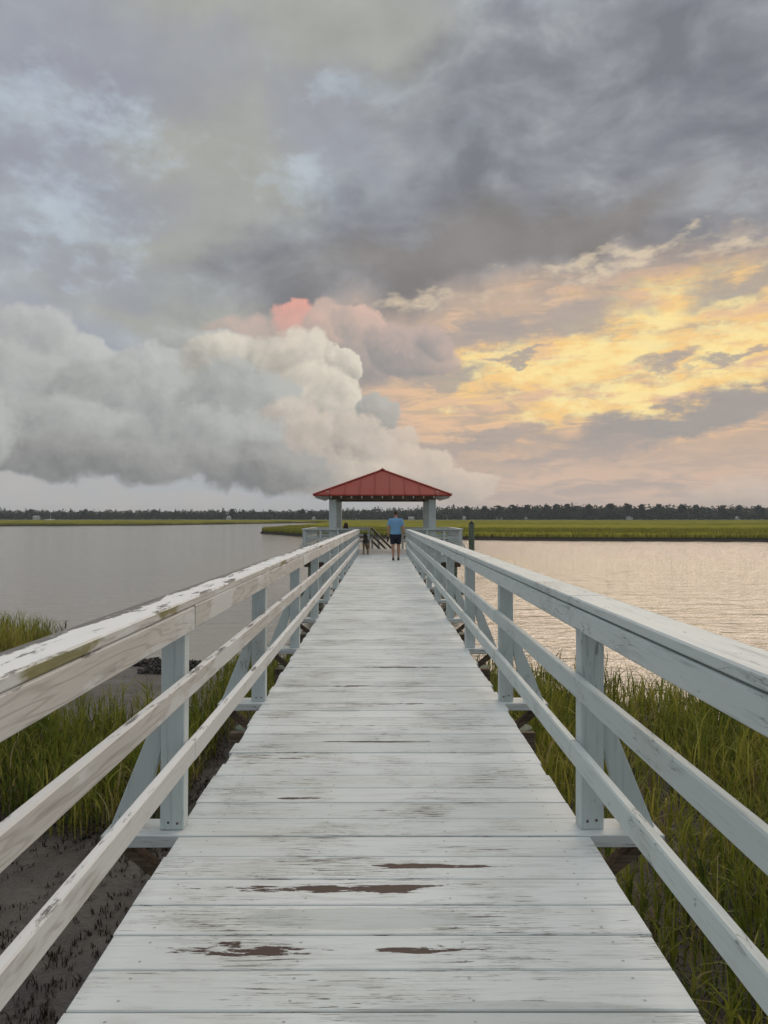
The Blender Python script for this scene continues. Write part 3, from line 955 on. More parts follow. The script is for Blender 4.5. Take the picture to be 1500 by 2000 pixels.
loft(bm, [(-4, 0, .7), (-2, 0, .45), (1.5, 0, .45), (4, 0, .9)], [(.3, .3), (.9, .5), (1.0, .55), (.15, .25)], 10, side=(0, 1, 0))
put('hull', bm_mesh('hull', bm, True), M['white'], bo)
box('cabin', (.2, 0, 1.15), (2.6, 1.2, .5), M['white'], bo, .1)
bm = bmesh.new(); loft(bm, [(.6, 0, .8), (.6, 0, 9.0)], [.10, .07], 8)
put('mast', bm_mesh('mast', bm), M['white'], bo)

# ------------------------------------------------------------------ the boardwalk
PITCH = 2.695 / 12
POST0 = 3.885
ROW0 = 3.815                                  # near edge of the row that carries the first posts seen
END = 32.5
walk = empty('boardwalk', (0, 0, 0))
tag(walk, 'long straight boardwalk of worn white-painted planks leading to the gazebo', 'boardwalk')
rp = random.Random(3)
plank_me = []
for i in range(7):
    plank_me.append(box_mesh(2.05 + rp.uniform(-.02, .018), PITCH - .0085, .045, .004, 'plank', share=False))
    plank_me[-1].materials.append(M['deck'])
long_me = box_mesh(2.80, PITCH - .0085, .062, .004, 'plank', share=False)
long_me.materials.append(M['deck'])
k0 = -24
k = k0
while True:
    y = ROW0 + k * PITCH
    if y + PITCH > END + .02:
        break
    if k % 12 == 0:
        put('plank', long_me, None, walk, (rp.uniform(-.01, .01), y + PITCH / 2, -.031 + .0015))
    else:
        put('plank', plank_me[rp.randrange(7)], None, walk, (rp.uniform(-.010, .010), y + PITCH / 2, -.0225 + rp.uniform(-.0022, .0018)),
            (rp.uniform(-.004, .004), rp.uniform(-.0006, .0006), rp.uniform(-.0012, .0012)))
    k += 1
for x in (-.86, -.3, .3, .86):
    y = -1.6
    while y < END - .1:
        y1 = min(END - .01, y + 5.39)
        box('stringer', (x, (y + y1) / 2, -.18), (.06, round(y1 - y - .006, 3), .22), M['brown_y'], walk, .005)
        y = y1
posts_y = [POST0 + 2.695 * i for i in range(-2, 11)] + [END - .12]
for yy in posts_y[:-1]:
    for s in (-1, 1):
        beam('knee_brace', (s * 1.34, yy + .06, -.075), (s * .90, yy + .06, -.42), .05, .09, M['brown'], walk, up=(0, 1, 0))
yb = 6.9
while yb < END - .8:
    for s in (-1, 1):
        bm = bmesh.new()
        loft(bm, [(0, 0, -3.4), (0, 0, -1.5), (.01, 0, -.30)], [.155, .15, .14], 14, caps=False)
        put('piling', bm_mesh('piling', bm, False), M['piling'], walk, (s * 1.19, yb, 0))
    for dy in (-.18, .18):
        box('cap_beam', (0, yb + dy, -.415), (2.66, .07, .24), M['brown'], walk, .006)
    yb += 2.8

# ------------------------------------------------------------------ railings
def H(y):                       # height of the cap rail's top
    return 1.190 - .0034 * y
def rail_run(name, thing, side, xc, top, wid, hei, m, ys, jr):
    """boards laid end to end along the walk, each a little out of true"""
    for a, b in zip(ys[:-1], ys[1:]):
        ja, jb = jr.uniform(-.004, .004), jr.uniform(-.004, .004)
        xa, xb = jr.uniform(-.002, .002), jr.uniform(-.002, .002)
        beam(name, (side * xc + xa, a + .002, top(a) - hei / 2 + ja), (side * xc + xb, b - .002, top(b) - hei / 2 + jb), wid, hei, m, thing, bev=.007, share=False)

def railing(side, mats, fas_h, label, seed):
    jr = random.Random(seed)
    th = empty('railing', (0, 0, 0))
    tag(th, label, 'railing')
    every = [p_ + .05 for p_ in posts_y]
    j1 = [-1.6] + every[2::2] + [END]
    j2 = [-1.6] + every[1::2] + [END]
    if j1[-1] - j1[-2] < .3: j1.pop(-2)
    if j2[-1] - j2[-2] < .3: j2.pop(-2)
    rail_run('cap_rail', th, side, 1.048, H, .186, .043, mats['cap'], j2 if side < 0 else j1, jr)
    rail_run('top_rail', th, side, .9785, lambda y: H(y) - .049, .043, fas_h, mats['fascia'], j1, jr)
    rail_run('mid_rail', th, side, .9785, lambda y: .790 - .0016 * y, .043, .105, mats['mid'], j2, jr)
    rail_run('bottom_rail', th, side, .9785, lambda y: .440 - .0006 * y, .043, .105, mats['low'], j1, jr)
    for yy in posts_y:
        hp = H(yy) - .045 - .002
        w_ = .118
        o = box('post', (side * (1.0015 + w_ / 2), yy + .05, hp / 2 + .0015), (w_, .1, round(hp, 3)), mats['post'], th, .005)
        o.rotation_euler = (jr.uniform(-.004, .004), jr.uniform(-.003, .003) + (.004 if side < 0 else 0), jr.uniform(-.02, .02))
        if yy < END - .5:
            # leaning brace outside the post, cut to sit on the plank end
            xo, xi, zt, wd = 1.385, 1.121, .66, .150
            th_ = .045
            pr = [(xo, .0025), (xo - wd * 1.05, .0025), (xi, zt - .24), (xi, zt)]
            v = [(side * a, -th_ / 2, b) for a, b in pr] + [(side * a, th_ / 2, b) for a, b in pr]
            f = [(0, 1, 2, 3), (7, 6, 5, 4), (0, 4, 5, 1), (1, 5, 6, 2), (2, 6, 7, 3), (3, 7, 4, 0)]
            bm = bmesh.new()
            vs_ = [bm.verts.new(q) for q in v]
            for q in f: bm.faces.new([vs_[i] for i in q])
            bmesh.ops.recalc_face_normals(bm, faces=bm.faces[:])
            bmesh.ops.bevel(bm, geom=bm.edges[:], offset=.004, segments=1, affect='EDGES')
            put('brace', bm_mesh('brace', bm), mats['post'], th, (0, yy + .055 + jr.uniform(-.01, .01), 0))
            # two nails at the foot of the post
            for dx_ in (-.025, .02):
                bm = bmesh.new()
                bmesh.ops.create_cone(bm, cap_ends=True, segments=8, radius1=.006, radius2=.006, depth=.006, matrix=Matrix.Rotation(math.pi / 2, 4, 'X'))
                if yy < 8:
                    put('nail', bm_mesh('nail', bm), M['nail'], th, (side * (1.06 + dx_), yy - .001, .045 + jr.uniform(-.01, .01)))
                else:
                    bm.free()
    return th
railing(-1, dict(cap=M['cap_left'], fascia=M['fascia_left'], mid=M['fascia_left'], low=M['low_left'], post=M['post']), .122,
        'weathered white railing with flaking mossy cap rail on the mud flat side of the boardwalk', 4)
railing(1, dict(cap=M['rail'], fascia=M['rail'], mid=M['rail'], low=M['rail'], post=M['post']), .105,
        'clean pale blue-grey painted railing on the tall grass side of the boardwalk', 5)

# ------------------------------------------------------------------ platform at the end
PX, PY0, PY1 = 3.45, END + .006, 38.5
plat = empty('platform', (0, 0, 0))
tag(plat, 'wide wooden platform on pilings at the end of the boardwalk', 'platform')
pm = box_mesh(2 * PX, PITCH - .0085, .045, .004, 'plank', share=False); pm.materials.append(M['deck'])
ny_rows = int((PY1 - PY0) / PITCH)
for i in range(ny_rows):
    put('plank', pm, None, plat, (rp.uniform(-.01, .01), PY0 + (i + .5) * PITCH, -.0225 + rp.uniform(-.002, .0015)))
PY1 = PY0 + ny_rows * PITCH
for s in (-1, 1):
    box('skirt_board', (s * (PX + 1.05) / 2, PY0 + .045, -.19), (PX - 1.08, .04, .28), M['rail_x'], plat, .005)
    box('skirt_board', (s * (PX - .03), (PY0 + PY1) / 2, -.19), (.04, PY1 - PY0 - .14, .28), M['rail'], plat, .005)
box('skirt_board', (0, PY1 - .045, -.19), (2 * PX - .1, .04, .28), M['rail_x'], plat, .005)
for y in (PY0 + .45, (PY0 + PY1) / 2, PY1 - .45):
    box('cap_beam', (0, y, -.45), (2 * PX - .2, .16, .22), M['brown'], plat, .006)
    for x in (-3.05, -1.1, 1.1, 3.05):
        bm = bmesh.new()
        loft(bm, [(0, 0, -3.6), (0, 0, -1.5), (.01, 0, -.56)], [.16, .155, .15], 14, caps=False)
        put('piling', bm_mesh('piling', bm, False), M['piling'], plat, (x, y, 0))

pr_ = empty('platform_railing', (0, 0, 0))
tag(pr_, 'pale blue-grey railing running round the edge of the gazebo platform', 'railing')
HC = 1.085
def prail(x0, y0, x1, y1, n, brace=True, out=(0, 0), first=True):
    d = Vector((x1 - x0, y1 - y0, 0)); L = d.length; d.normalize()
    o = Vector((out[0], out[1], 0))
    mt = M['rail_x'] if abs(d.x) > .5 else M['rail']
    A, B = Vector((x0, y0, 0)), Vector((x1, y1, 0))
    beam('cap_rail', A + Vector((0, 0, HC - .021)), B + Vector((0, 0, HC - .021)), .186, .043, mt, pr_, bev=.006)
    for z, h in ((HC - .105, .105), (.70, .105), (.38, .105)):
        beam('rail', A - o * .072 + Vector((0, 0, z)), B - o * .072 + Vector((0, 0, z)), .043, h, mt, pr_, bev=.006)
    for i in range(n + 1):
        if i == 0 and not first: continue
        p_ = A + d * (L * i / n)
        p_ = p_ + d * (.055 if i == 0 else (-.055 if i == n else 0))
        box('post', (p_.x, p_.y, (HC - .046) / 2), (.1, .1, HC - .05), M['post'], pr_, .005)
        if brace and 0 < i < n:
            beam('brace', p_ + o * .42 + Vector((0, 0, .02)), p_ + o * .06 + Vector((0, 0, .60)), .045, .11, M['post'], pr_, up=(d.x, d.y, 0))
            beam('outrigger', p_ - o * .1 + Vector((0, 0, -.08)), p_ + o * .46 + Vector((0, 0, -.08)), .09, .07, M['rail_x'], pr_)
prail(-PX + .1, PY0 + .10, -1.16, PY0 + .10, 3, False, (0, -1))
prail(1.16, PY0 + .10, PX - .1, PY0 + .10, 3, False, (0, -1))
prail(-PX + .1, PY0 + .20, -PX + .1, PY1 - .2, 5, True, (-1, 0))
prail(PX - .1, PY0 + .20, PX - .1, PY1 - .2, 5, True, (1, 0))
prail(-PX + .1, PY1 - .1, -.62, PY1 - .1, 3, False, (0, 1))
prail(.95, PY1 - .1, PX - .1, PY1 - .1, 3, False, (0, 1))

# steps from the platform's far edge down to a floating dock
stair = empty('stair', (-.55, PY1 + .06, 0))
tag(stair, 'steep wooden stair with three slanting hand rails going down behind the platform', 'stair')
for sy in (.05, .95):
    for (z0, wz) in ((1.02, .09), (.70, .09), (.40, .09)):
        beam('hand_rail', (0, sy, z0), (1.95, sy, z0 - 1.98), .045, wz, M['brown_y'] if sy < .5 else M['rail_x'], stair)
    for (x, zt) in ((.03, 1.06), (.36, .74), (1.1, -.02), (1.85, -.76)):
        box('post', (x, sy + .075, zt - .68), (.09, .09, 1.36), M['post'], stair)
    beam('string_board', (0, sy - .0, -.12), (1.98, sy, -2.08), .05, .24, M['brown_y'], stair)
for i in range(9):
    box('tread', (.12 + i * .21, .5, -.14 - i * .213), (.25, .84, .045), M['deck'], stair)
dock = empty('floating_dock', (2.35, PY1 + 1.1, WATER + .2))
tag(dock, 'low floating dock on the water behind the platform', 'dock')
for i in range(22):
    box('plank', (-1.75 + i * .166, 0, 0), (.16, 2.6, .04), M['deck'], dock)
box('float', (0, 0, -.18), (3.55, 2.4, .30), M['black'], dock, .03)
box('edge_board', (0, -1.33, -.06), (3.66, .04, .16), M['white'], dock)
box('edge_board', (1.86, 0, -.06), (.04, 2.58, .16), M['white'], dock)

# ------------------------------------------------------------------ gazebo
gz = empty('gazebo', (0, 35.62, 0))
tag(gz, 'open gazebo with red standing-seam hip roof on four square pale columns', 'gazebo')
CX, CY, CB = 2.16, 2.27, 2.34
for sx in (-1, 1):
    for sy in (-1, 1):
        c = box('column', (sx * CX, sy * CY, CB / 2), (.30, .30, CB), M['post'], gz, .01)
        box('column_base', (0, 0, -CB / 2 + .09), (.36, .36, .18), M['post'], c, .01)
for sy in (-1, 1):
    box('beam', (0, sy * CY, CB + .125), (2 * CX + .30, .22, .25), M['brown'], gz, .008)  # dark brown puts the shade under the eave into the beam's colour
for sx in (-1, 1):
    box('beam', (sx * CX, 0, CB + .122), (.22, 2 * CY - .23, .244), M['brown_y'], gz, .008)  # side beams: the same eave shade put into their colour
E, ZE, ZA = 2.90, 2.53, 3.76
roof = put('roof', mesh_from('roof', [(-E, -E, ZE - .03), (E, -E, ZE - .03), (E, E, ZE - .03), (-E, E, ZE - .03), (0, 0, ZA - .04),
                                      (-E, -E, ZE - .055), (E, -E, ZE - .055), (E, E, ZE - .055), (-E, E, ZE - .055), (0, 0, ZA - .065)],
           [(0, 1, 4), (1, 2, 4), (2, 3, 4), (3, 0, 4), (6, 5, 9), (7, 6, 9), (8, 7, 9), (5, 8, 9), (0, 5, 6, 1), (1, 6, 7, 2), (2, 7, 8, 3), (3, 8, 5, 0)]), M['brown'], gz)
def slope_pt(s, tt, lift=0.0):
    """point on the near roof slope: s along the eave, tt 0..1 up the slope"""
    n = Vector((0, -(ZA - ZE), E)).normalized()
    return Vector((s, -E * 1.015 + E * 1.015 * tt, ZE + (ZA - ZE) * tt)) + n * lift
NP = 9
pan = []
for i in range(NP):
    s0, s1 = -E + 2 * E * i / NP, -E + 2 * E * (i + 1) / NP
    out = [(s0, 0), (s1, 0), (s1, 1 - abs(s1) / E)]
    if s0 < 0 < s1: out.append((0, 1))
    out.append((s0, 1 - abs(s0) / E))
    o2 = []
    for q in out:
        if not o2 or (abs(q[0] - o2[-1][0]) > 1e-6 or abs(q[1] - o2[-1][1]) > 1e-6): o2.append(q)
    if abs(o2[0][0] - o2[-1][0]) < 1e-6 and abs(o2[0][1] - o2[-1][1]) < 1e-6: o2.pop()
    bm = bmesh.new()
    a = [bm.verts.new(slope_pt(s, u, .012)) for s, u in o2]
    b = [bm.verts.new(slope_pt(s, u, -.012)) for s, u in o2]
    bm.faces.new(a); bm.faces.new(list(reversed(b)))
    for q in range(len(a)):
        bm.faces.new((a[q], b[q], b[(q + 1) % len(a)], a[(q + 1) % len(a)]))
    if i > 0:                       # raised seam on the left edge
        u1 = 1 - abs(s0) / E
        hw = .016
        pts = [slope_pt(s0 + dx_, u, l) for u in (0, u1 - .01) for dx_, l in ((-hw, .010), (hw, .010), (hw * .7, .048), (-hw * .7, .048))]
        v = [bm.verts.new(q) for q in pts]
        for f in ((0, 1, 2, 3), (7, 6, 5, 4), (0, 4, 5, 1), (1, 5, 6, 2), (2, 6, 7, 3), (3, 7, 4, 0)):
            bm.faces.new([v[q] for q in f])
    me = bm_mesh('roof_panel', bm)
    me.materials.append(M['red'])
    pan.append(me)
tail_me = box_mesh(.045, .62, .095, .003, 'rafter_tail', share=False); tail_me.materials.append(M['white'])
for sd in range(4):
    rz = sd * math.pi / 2
    for me in pan:
        put('roof_panel', me, None, roof, (0, 0, 0), (0, 0, rz))
    for k in range(13):
        s = -2.64 + k * .44
        ang = math.atan2(ZA - ZE, E)
        c = Vector((s, -E + .30, ZE - .11 + .30 * math.tan(ang)))
        c = Matrix.Rotation(rz, 3, 'Z') @ c
        o = put('rafter_tail', tail_me, None, roof, c)
        o.rotation_euler = (Matrix.Rotation(rz, 3, 'Z') @ Matrix.Rotation(ang, 3, 'X')).to_euler()
    a_ = Vector((-E * 1.012, -E * 1.012, ZE + .03)); b_ = Vector((0, 0, ZA + .03))
    Rz = Matrix.Rotation(rz, 3, 'Z')
    beam('hip_cap', Rz @ a_, Rz @ b_, .16, .035, M['red'], roof, bev=.012)
    box('drip_edge', tuple(Rz @ Vector((0, -E * 1.017, ZE - .02))), (2 * E * 1.01, .012, .05), M['red'], roof, .002, (0, 0, rz))
bm = bmesh.new()
bmesh.ops.create_cone(bm, cap_ends=True, segments=4, radius1=.20, radius2=.02, depth=.09, matrix=Matrix.Translation((0, 0, ZA + .05)) @ Matrix.Rotation(math.pi / 4, 4, 'Z'))
put('apex_cap', bm_mesh('apex_cap', bm), M['red'], roof)

# benches inside the front railing
def bench(x0, x1, label):
    b = empty('bench', ((x0 + x1) / 2, PY0 + .50, 0))
    tag(b, label, 'bench', 'benches on the platform')
    L = x1 - x0
    for k in range(3):
        box('seat_slat', (0, -.14 + k * .15, .43), (L, .138, .038), M['rail_x'], b)
    for s in (-1, 1):
        box('leg', (s * (L / 2 - .12), 0, .205), (.09, .38, .41), M['post'], b)
    for z in (.66, .86):
        box('back_slat', (0, -.255, z), (L, .035, .14), M['rail_x'], b)
    for s in (-1, 1):
        box('back_post', (s * (L / 2 - .2), -.283, .68), (.07, .02, .54), M['post'], b, .003)
bench(-1.98, -1.06, 'short slatted bench on the platform with the dark-haired person on it')
bench(1.06, 1.98, 'empty short slatted bench on the platform')

# mooring pile beyond the platform
mp = empty('mooring_pile', (4.64, 40.0, 0))
tag(mp, 'green-grey mooring pile with a black pointed cap standing clear of the platform', 'pile')
bm = bmesh.new(); loft(bm, [(0, 0, -3.8), (0, 0, -1), (0, 0, 1.22)], [.16, .155, .15], 16, caps=False)
put('shaft', bm_mesh('shaft', bm, False), M['piling'], mp)
bm = bmesh.new()
bmesh.ops.create_cone(bm, cap_ends=True, segments=16, radius1=.168, radius2=.02, depth=.16, matrix=Matrix.Translation((0, 0, 1.30)))
put('cap', bm_mesh('cap', bm), M['black'], mp)

# a teal skiff lying against the platform
sk = empty('skiff', (-3.95, 40.0, WATER))
tag(sk, 'small teal skiff with white rim floating beside the platform pilings', 'boat')
sk.rotation_euler = (0, 0, R(88))
M['teal'] = mat_plain('teal_hull', (.05, .22, .21), .4, .1)
def hull(L, B, D, th=.0):
    rows = []
    for u in np.linspace(0, 1, 11):
        half = B / 2 * min(1, (1.02 - u ** 2.6) * 1.05) * (.88 + .12 * min(1, u * 4))
        dep = D * (1 - .25 * u ** 3)
        sheer = D * (.16 * u * u)
        rows.append([(L * (u - .5), -half, .30 + sheer), (L * (u - .5), -half * .80, .30 - dep * .7), (L * (u - .5), 0, .30 - dep), (L * (u - .5), half * .80, .30 - dep * .7), (L * (u - .5), half, .30 + sheer)])
    return rows
bm = bmesh.new()
rows = [[bm.verts.new(q) for q in r_] for r_ in hull(3.6, 1.35, .48)]
for a, b in zip(rows[:-1], rows[1:]):
    for i in range(4): bm.faces.new((a[i], a[i + 1], b[i + 1], b[i]))
bm.faces.new(rows[0])
put('hull', bm_mesh('hull', bm, True), M['teal'], sk)
bm = bmesh.new()
for s in (0, 4):
    loft(bm, [Vector(r_[s]) + Vector((0, 0, .01)) for r_ in hull(3.6, 1.35, .48)], [.03] * 11, 6)
put('gunwale', bm_mesh('gunwale', bm, True), M['white'], sk)
for x in (-.7, .5):
    box('thwart', (x, 0, .22), (.24, 1.12, .03), M['white'], sk)

# ------------------------------------------------------------------ people and the dog
M['skin'] = mat_plain('skin', (.42, .235, .165), .5, .08, 9)
M['shirt'] = mat_plain('light_blue_cotton', (.17, .345, .55), .85, .07, 14)
M['navy'] = mat_plain('navy_cotton', (.016, .017, .032), .85, .15, 14)
M['hair_grey'] = mat_plain('short_dark_grey_hair', (.060, .050, .042), .8, .3, 60)
M['hair_brown'] = mat_plain('long_dark_brown_hair', (.035, .014, .009), .6, .3, 60)
M['shoe'] = mat_plain('black_shoe', (.015, .015, .016), .6, .2)
M['sole'] = mat_plain('white_sole', (.65, .64, .60), .6, .05)
M['top_black'] = mat_plain('black_top', (.015, .015, .018), .85, .2)

def hand(bm, wrist, d, palm_n, thumb_side, curl=.5, scale=1.0):
    """palm and five fingers from the wrist along d; palm_n is the way the palm faces"""
    wrist, d, n = Vector(wrist), Vector(d).normalized(), Vector(palm_n).normalized()
    s = d.cross(n).normalized() * thumb_side
    k = scale
    loft(bm, [wrist, wrist + d * .05 * k, wrist + d * .095 * k], [(.028 * k, .020 * k), (.042 * k, .018 * k), (.042 * k, .016 * k)], 12, side=s)
    base = wrist + d * .092 * k
    for i, (off, ln) in enumerate(((.032, .072), (.011, .080), (-.010, .075), (-.031, .058))):
        a = base + s * off * k
        p = [a]
        ang = 0.0
        for q, f in enumerate((.45, .32, .26)):
            ang += curl * (.55 + .25 * q)
            p.append(p[-1] + (d * math.cos(ang) + n * math.sin(ang)) * ln * f * k)
        loft(bm, p, [.0098 * k, .0092 * k, .0085 * k, .0072 * k], 8, side=s)
    a = wrist + d * .028 * k + s * .026 * k
    p1 = a + (d * .55 + s * .65 + n * .35).normalized() * .042 * k
    p2 = p1 + (d * .85 + s * .15 + n * .45).normalized() * .036 * k
    loft(bm, [a, p1, p2], [.0135 * k, .0115 * k, .0088 * k], 8, side=n)

# --- the walking man, seen from behind (faces +y)
man = empty('person', (.478, 27.9, 0))
tag(man, 'person in light blue T-shirt and navy shorts walking away along the boardwalk', 'person')
HL, HR = Vector((-.105, 0, .95)), Vector((.105, 0, .95))
KL, KR = Vector((-.098, .05, .515)), Vector((.108, .13, .525))
AL, AR = Vector((-.085, -.07, .095)), Vector((.105, .17, .085))
SL, SR = Vector((-.195, 0, 1.475)), Vector((.195, 0, 1.475))
EL, ER = Vector((-.262, -.025, 1.205)), Vector((.268, -.03, 1.20))
WL, WR = Vector((-.272, .055, .965)), Vector((.292, .045, .955))
bm = bmesh.new()
loft(bm, [(0, 0, .90), (0, 0, 1.0), (0, 0, 1.12), (0, 0, 1.28), (0, 0, 1.40), (0, 0, 1.49), (0, 0, 1.535)],
     [(.155, .11), (.165, .118), (.150, .105), (.172, .118), (.190, .118), (.165, .085), (.07, .06)], 20)
loft(bm, [(0, 0, 1.50), (0, .008, 1.58), (0, .018, 1.64)], [.060, .056, .056], 12)
ball(bm, (0, .022, 1.715), (.078, .098, .112), 18)
ball(bm, (0, .055, 1.655), (.055, .062, .052), 14)
loft(bm, [(0, .112, 1.725), (0, .134, 1.695)], [.012, .015], 8)          # nose
for s in (-1, 1):
    ball(bm, (s * .082, .012, 1.705), (.014, .026, .034), 10)            # ears
    ball(bm, (s * .03, .098, 1.728), (.016, .012, .011), 8)              # eyes
    ball(bm, (s * .014, .108, 1.652), (.018, .012, .008), 8)             # lips
for (S_, E_, W_, ts) in ((SL, EL, WL, 1), (SR, ER, WR, -1)):
    loft(bm, [S_ + Vector((0, 0, .0)), S_.lerp(E_, .45), E_, E_.lerp(W_, .35), W_], [.060, .051, .042, .043, .028], 12, side=(0, 1, 0))
for (H_, K_, A_) in ((HL, KL, AL), (HR, KR, AR)):
    loft(bm, [H_, H_.lerp(K_, .5), K_, K_.lerp(A_, .3), A_.lerp(K_, .22), A_], [.092, .078, .058, .060, .042, .040], 14)
    loft(bm, [A_ + Vector((0, -.05, -.045)), A_ + Vector((0, .06, -.05)), A_ + Vector((0, .17, -.062))], [(.034, .032), (.042, .032), (.036, .020)], 12)
hand(bm, WL, (-.02, .10, -1), (1, .1, 0), 1, .75)
hand(bm, WR, (.03, .12, -1), (-1, .1, 0), -1, .45)
body = fuse('body', bm, .0095, 2)
put('body', body, M['skin'], man)
bm = bmesh.new()
loft(bm, [(0, 0, .955), (0, 0, 1.03), (0, 0, 1.14), (0, 0, 1.28), (0, 0, 1.40), (0, 0, 1.475), (0, 0, 1.530), (0, .002, 1.556)],
     [(.200, .152), (.196, .148), (.182, .132), (.198, .136), (.208, .136), (.198, .112), (.118, .078), (.070, .066)], 22, caps=False)
for (S_, E_) in ((SL, EL), (SR, ER)):
    o_ = Vector((math.copysign(.02, S_.x), 0, .002))
    loft(bm, [S_ * 1.0 - o_ * 1.5 + Vector((0, 0, -.01)), S_ + o_ * .2 + Vector((0, 0, -.005)), S_.lerp(E_, .38), S_.lerp(E_, .74) + o_ * .3], [.078, .082, .074, .073], 14, side=(0, 1, 0), caps=False)
put('t_shirt', fuse('t_shirt', bm, .011, 2), M['shirt'], man)
bm = bmesh.new()
loft(bm, [(0, 0, .78), (0, 0, .86), (0, 0, .95), (0, 0, 1.035)], [(.150, .105), (.186, .140), (.194, .146), (.186, .140)], 20, caps=False)
for (H_, K_) in ((HL, KL), (HR, KR)):
    loft(bm, [H_ + Vector((0, 0, .02)), H_.lerp(K_, .35), H_.lerp(K_, .78)], [.110, .105, .100], 16, caps=False)
put('shorts', fuse('shorts', bm, .011, 2), M['navy'], man)
bm = bmesh.new()
ball(bm, (0, .012, 1.733), (.084, .100, .104), 18)
bmesh.ops.bisect_plane(bm, geom=bm.verts[:] + bm.edges[:] + bm.faces[:], plane_co=(0, .045, 1.70), plane_no=(0, .62, -.55), clear_outer=True)
put('hair', bm_mesh('hair', bm, True), M['hair_grey'], man)
for A_, tip in ((AL, .0), (AR, .0)):
    bm = bmesh.new()
    loft(bm, [A_ + Vector((0, -.065, -.040)), A_ + Vector((0, .02, -.040)), A_ + Vector((0, .10, -.050)), A_ + Vector((0, .19, -.060))], [(.040, .040), (.046, .045), (.050, .034), (.040, .022)], 14)
    loft(bm, [A_ + Vector((0, -.02, -.03)), A_ + Vector((0, -.01, .005))], [(.043, .048), (.046, .050)], 12, caps=False)
    sh = put('shoe', fuse('shoe', bm, .009, 2), M['shoe'], man)
    v = []
    for z in (0.0015, .030):
        for q in range(20):
            a = 2 * math.pi * q / 20
            v.append((A_.x + .050 * math.cos(a) * (1.08 if math.sin(a) > 0 else .9), A_.y + .065 + .150 * math.sin(a), z + (A_.z - .085) * .9))
    f = [tuple(range(19, -1, -1)), tuple(range(20, 40))] + [(q, (q + 1) % 20, 20 + (q + 1) % 20, 20 + q) for q in range(20)]
    put('sole', mesh_from('sole', v, f), M['sole'], sh)

# --- the seated person, back to the camera
sit = empty('person', (-1.57, PY0 + .50, 0))
tag(sit, 'person with long dark hair and black top sitting on the platform bench', 'person')
bm = bmesh.new()
loft(bm, [(0, 0, .52), (0, .0, .62), (0, .0, .76), (0, .01, .90), (0, .01, 1.0), (0, .01, 1.05)], [(.165, .12), (.16, .115), (.138, .095), (.160, .105), (.165, .09), (.06, .055)], 18)
loft(bm, [(0, .01, 1.03), (0, .02, 1.12)], [.050, .048], 12)
ball(bm, (0, .03, 1.215), (.074, .092, .108), 16)
loft(bm, [(0, .115, 1.22), (0, .135, 1.195)], [.011, .014], 8)
for s in (-1, 1):
    loft(bm, [(s * .17, .01, 1.0), (s * .225, .0, .86), (s * .225, .04, .74), (s * .16, .20, .64), (s * .11, .28, .62)], [.050, .042, .038, .033, .025], 12, side=(0, 1, 0))
    hand(bm, (s * .11, .28, .62), (-s * .2, 1, -.2), (0, -.2, -1), -s, .3, .9)
    loft(bm, [(s * .09, .0, .54), (s * .10, .24, .545), (s * .10, .44, .52)], [.088, .076, .062], 14)
    loft(bm, [(s * .10, .44, .52), (s * .10, .46, .33), (s * .10, .45, .09)], [.058, .052, .038], 14)
    loft(bm, [(s * .10, .43, .045), (s * .10, .60, .032)], [(.038, .036), (.036, .024)], 12)
put('body', fuse('body', bm, .010, 2), M['skin'], sit)
bm = bmesh.new()
loft(bm, [(0, 0, .50), (0, 0, .62), (0, 0, .76), (0, .01, .90), (0, .01, 1.0), (0, .01, 1.06)], [(.182, .138), (.176, .13), (.155, .112), (.178, .122), (.182, .108), (.075, .066)], 18, caps=False)
for s in (-1, 1):
    loft(bm, [(s * .14, .01, 1.0), (s * .19, .01, .98), (s * .225, .0, .86), (s * .225, .03, .76)], [.062, .062, .055, .052], 12, side=(0, 1, 0), caps=False)
put('top', fuse('top', bm, .012, 2), M['top_black'], sit)
bm = bmesh.new()
loft(bm, [(0, -.01, .515), (0, .06, .545)], [(.186, .13), (.18, .11)], 16)
for s in (-1, 1):
    loft(bm, [(s * .09, .0, .545), (s * .10, .24, .55), (s * .10, .45, .525), (s * .10, .465, .34), (s * .10, .455, .11)], [.098, .086, .072, .064, .05], 14)
put('trousers', fuse('trousers', bm, .012, 2), M['navy'], sit)
bm = bmesh.new()
ball(bm, (0, .015, 1.235), (.088, .100, .112), 16)
loft(bm, [(0, -.02, 1.27), (0, -.045, 1.18), (0, -.075, 1.06), (0, -.095, .94), (0, -.10, .86)], [(.085, .075), (.098, .072), (.118, .056), (.115, .040), (.09, .025)], 18)
hr = fuse('hair', bm, .010, 2)
put('hair', hr, M['hair_brown'], sit)
for s in (-1, 1):
    bm = bmesh.new()
    loft(bm, [(s * .10, .42, .048), (s * .10, .52, .048), (s * .10, .63, .036)], [(.045, .044), (.046, .040), (.040, .028)], 12)
    put('shoe', fuse('shoe', bm, .009, 2), M['shoe'], sit)

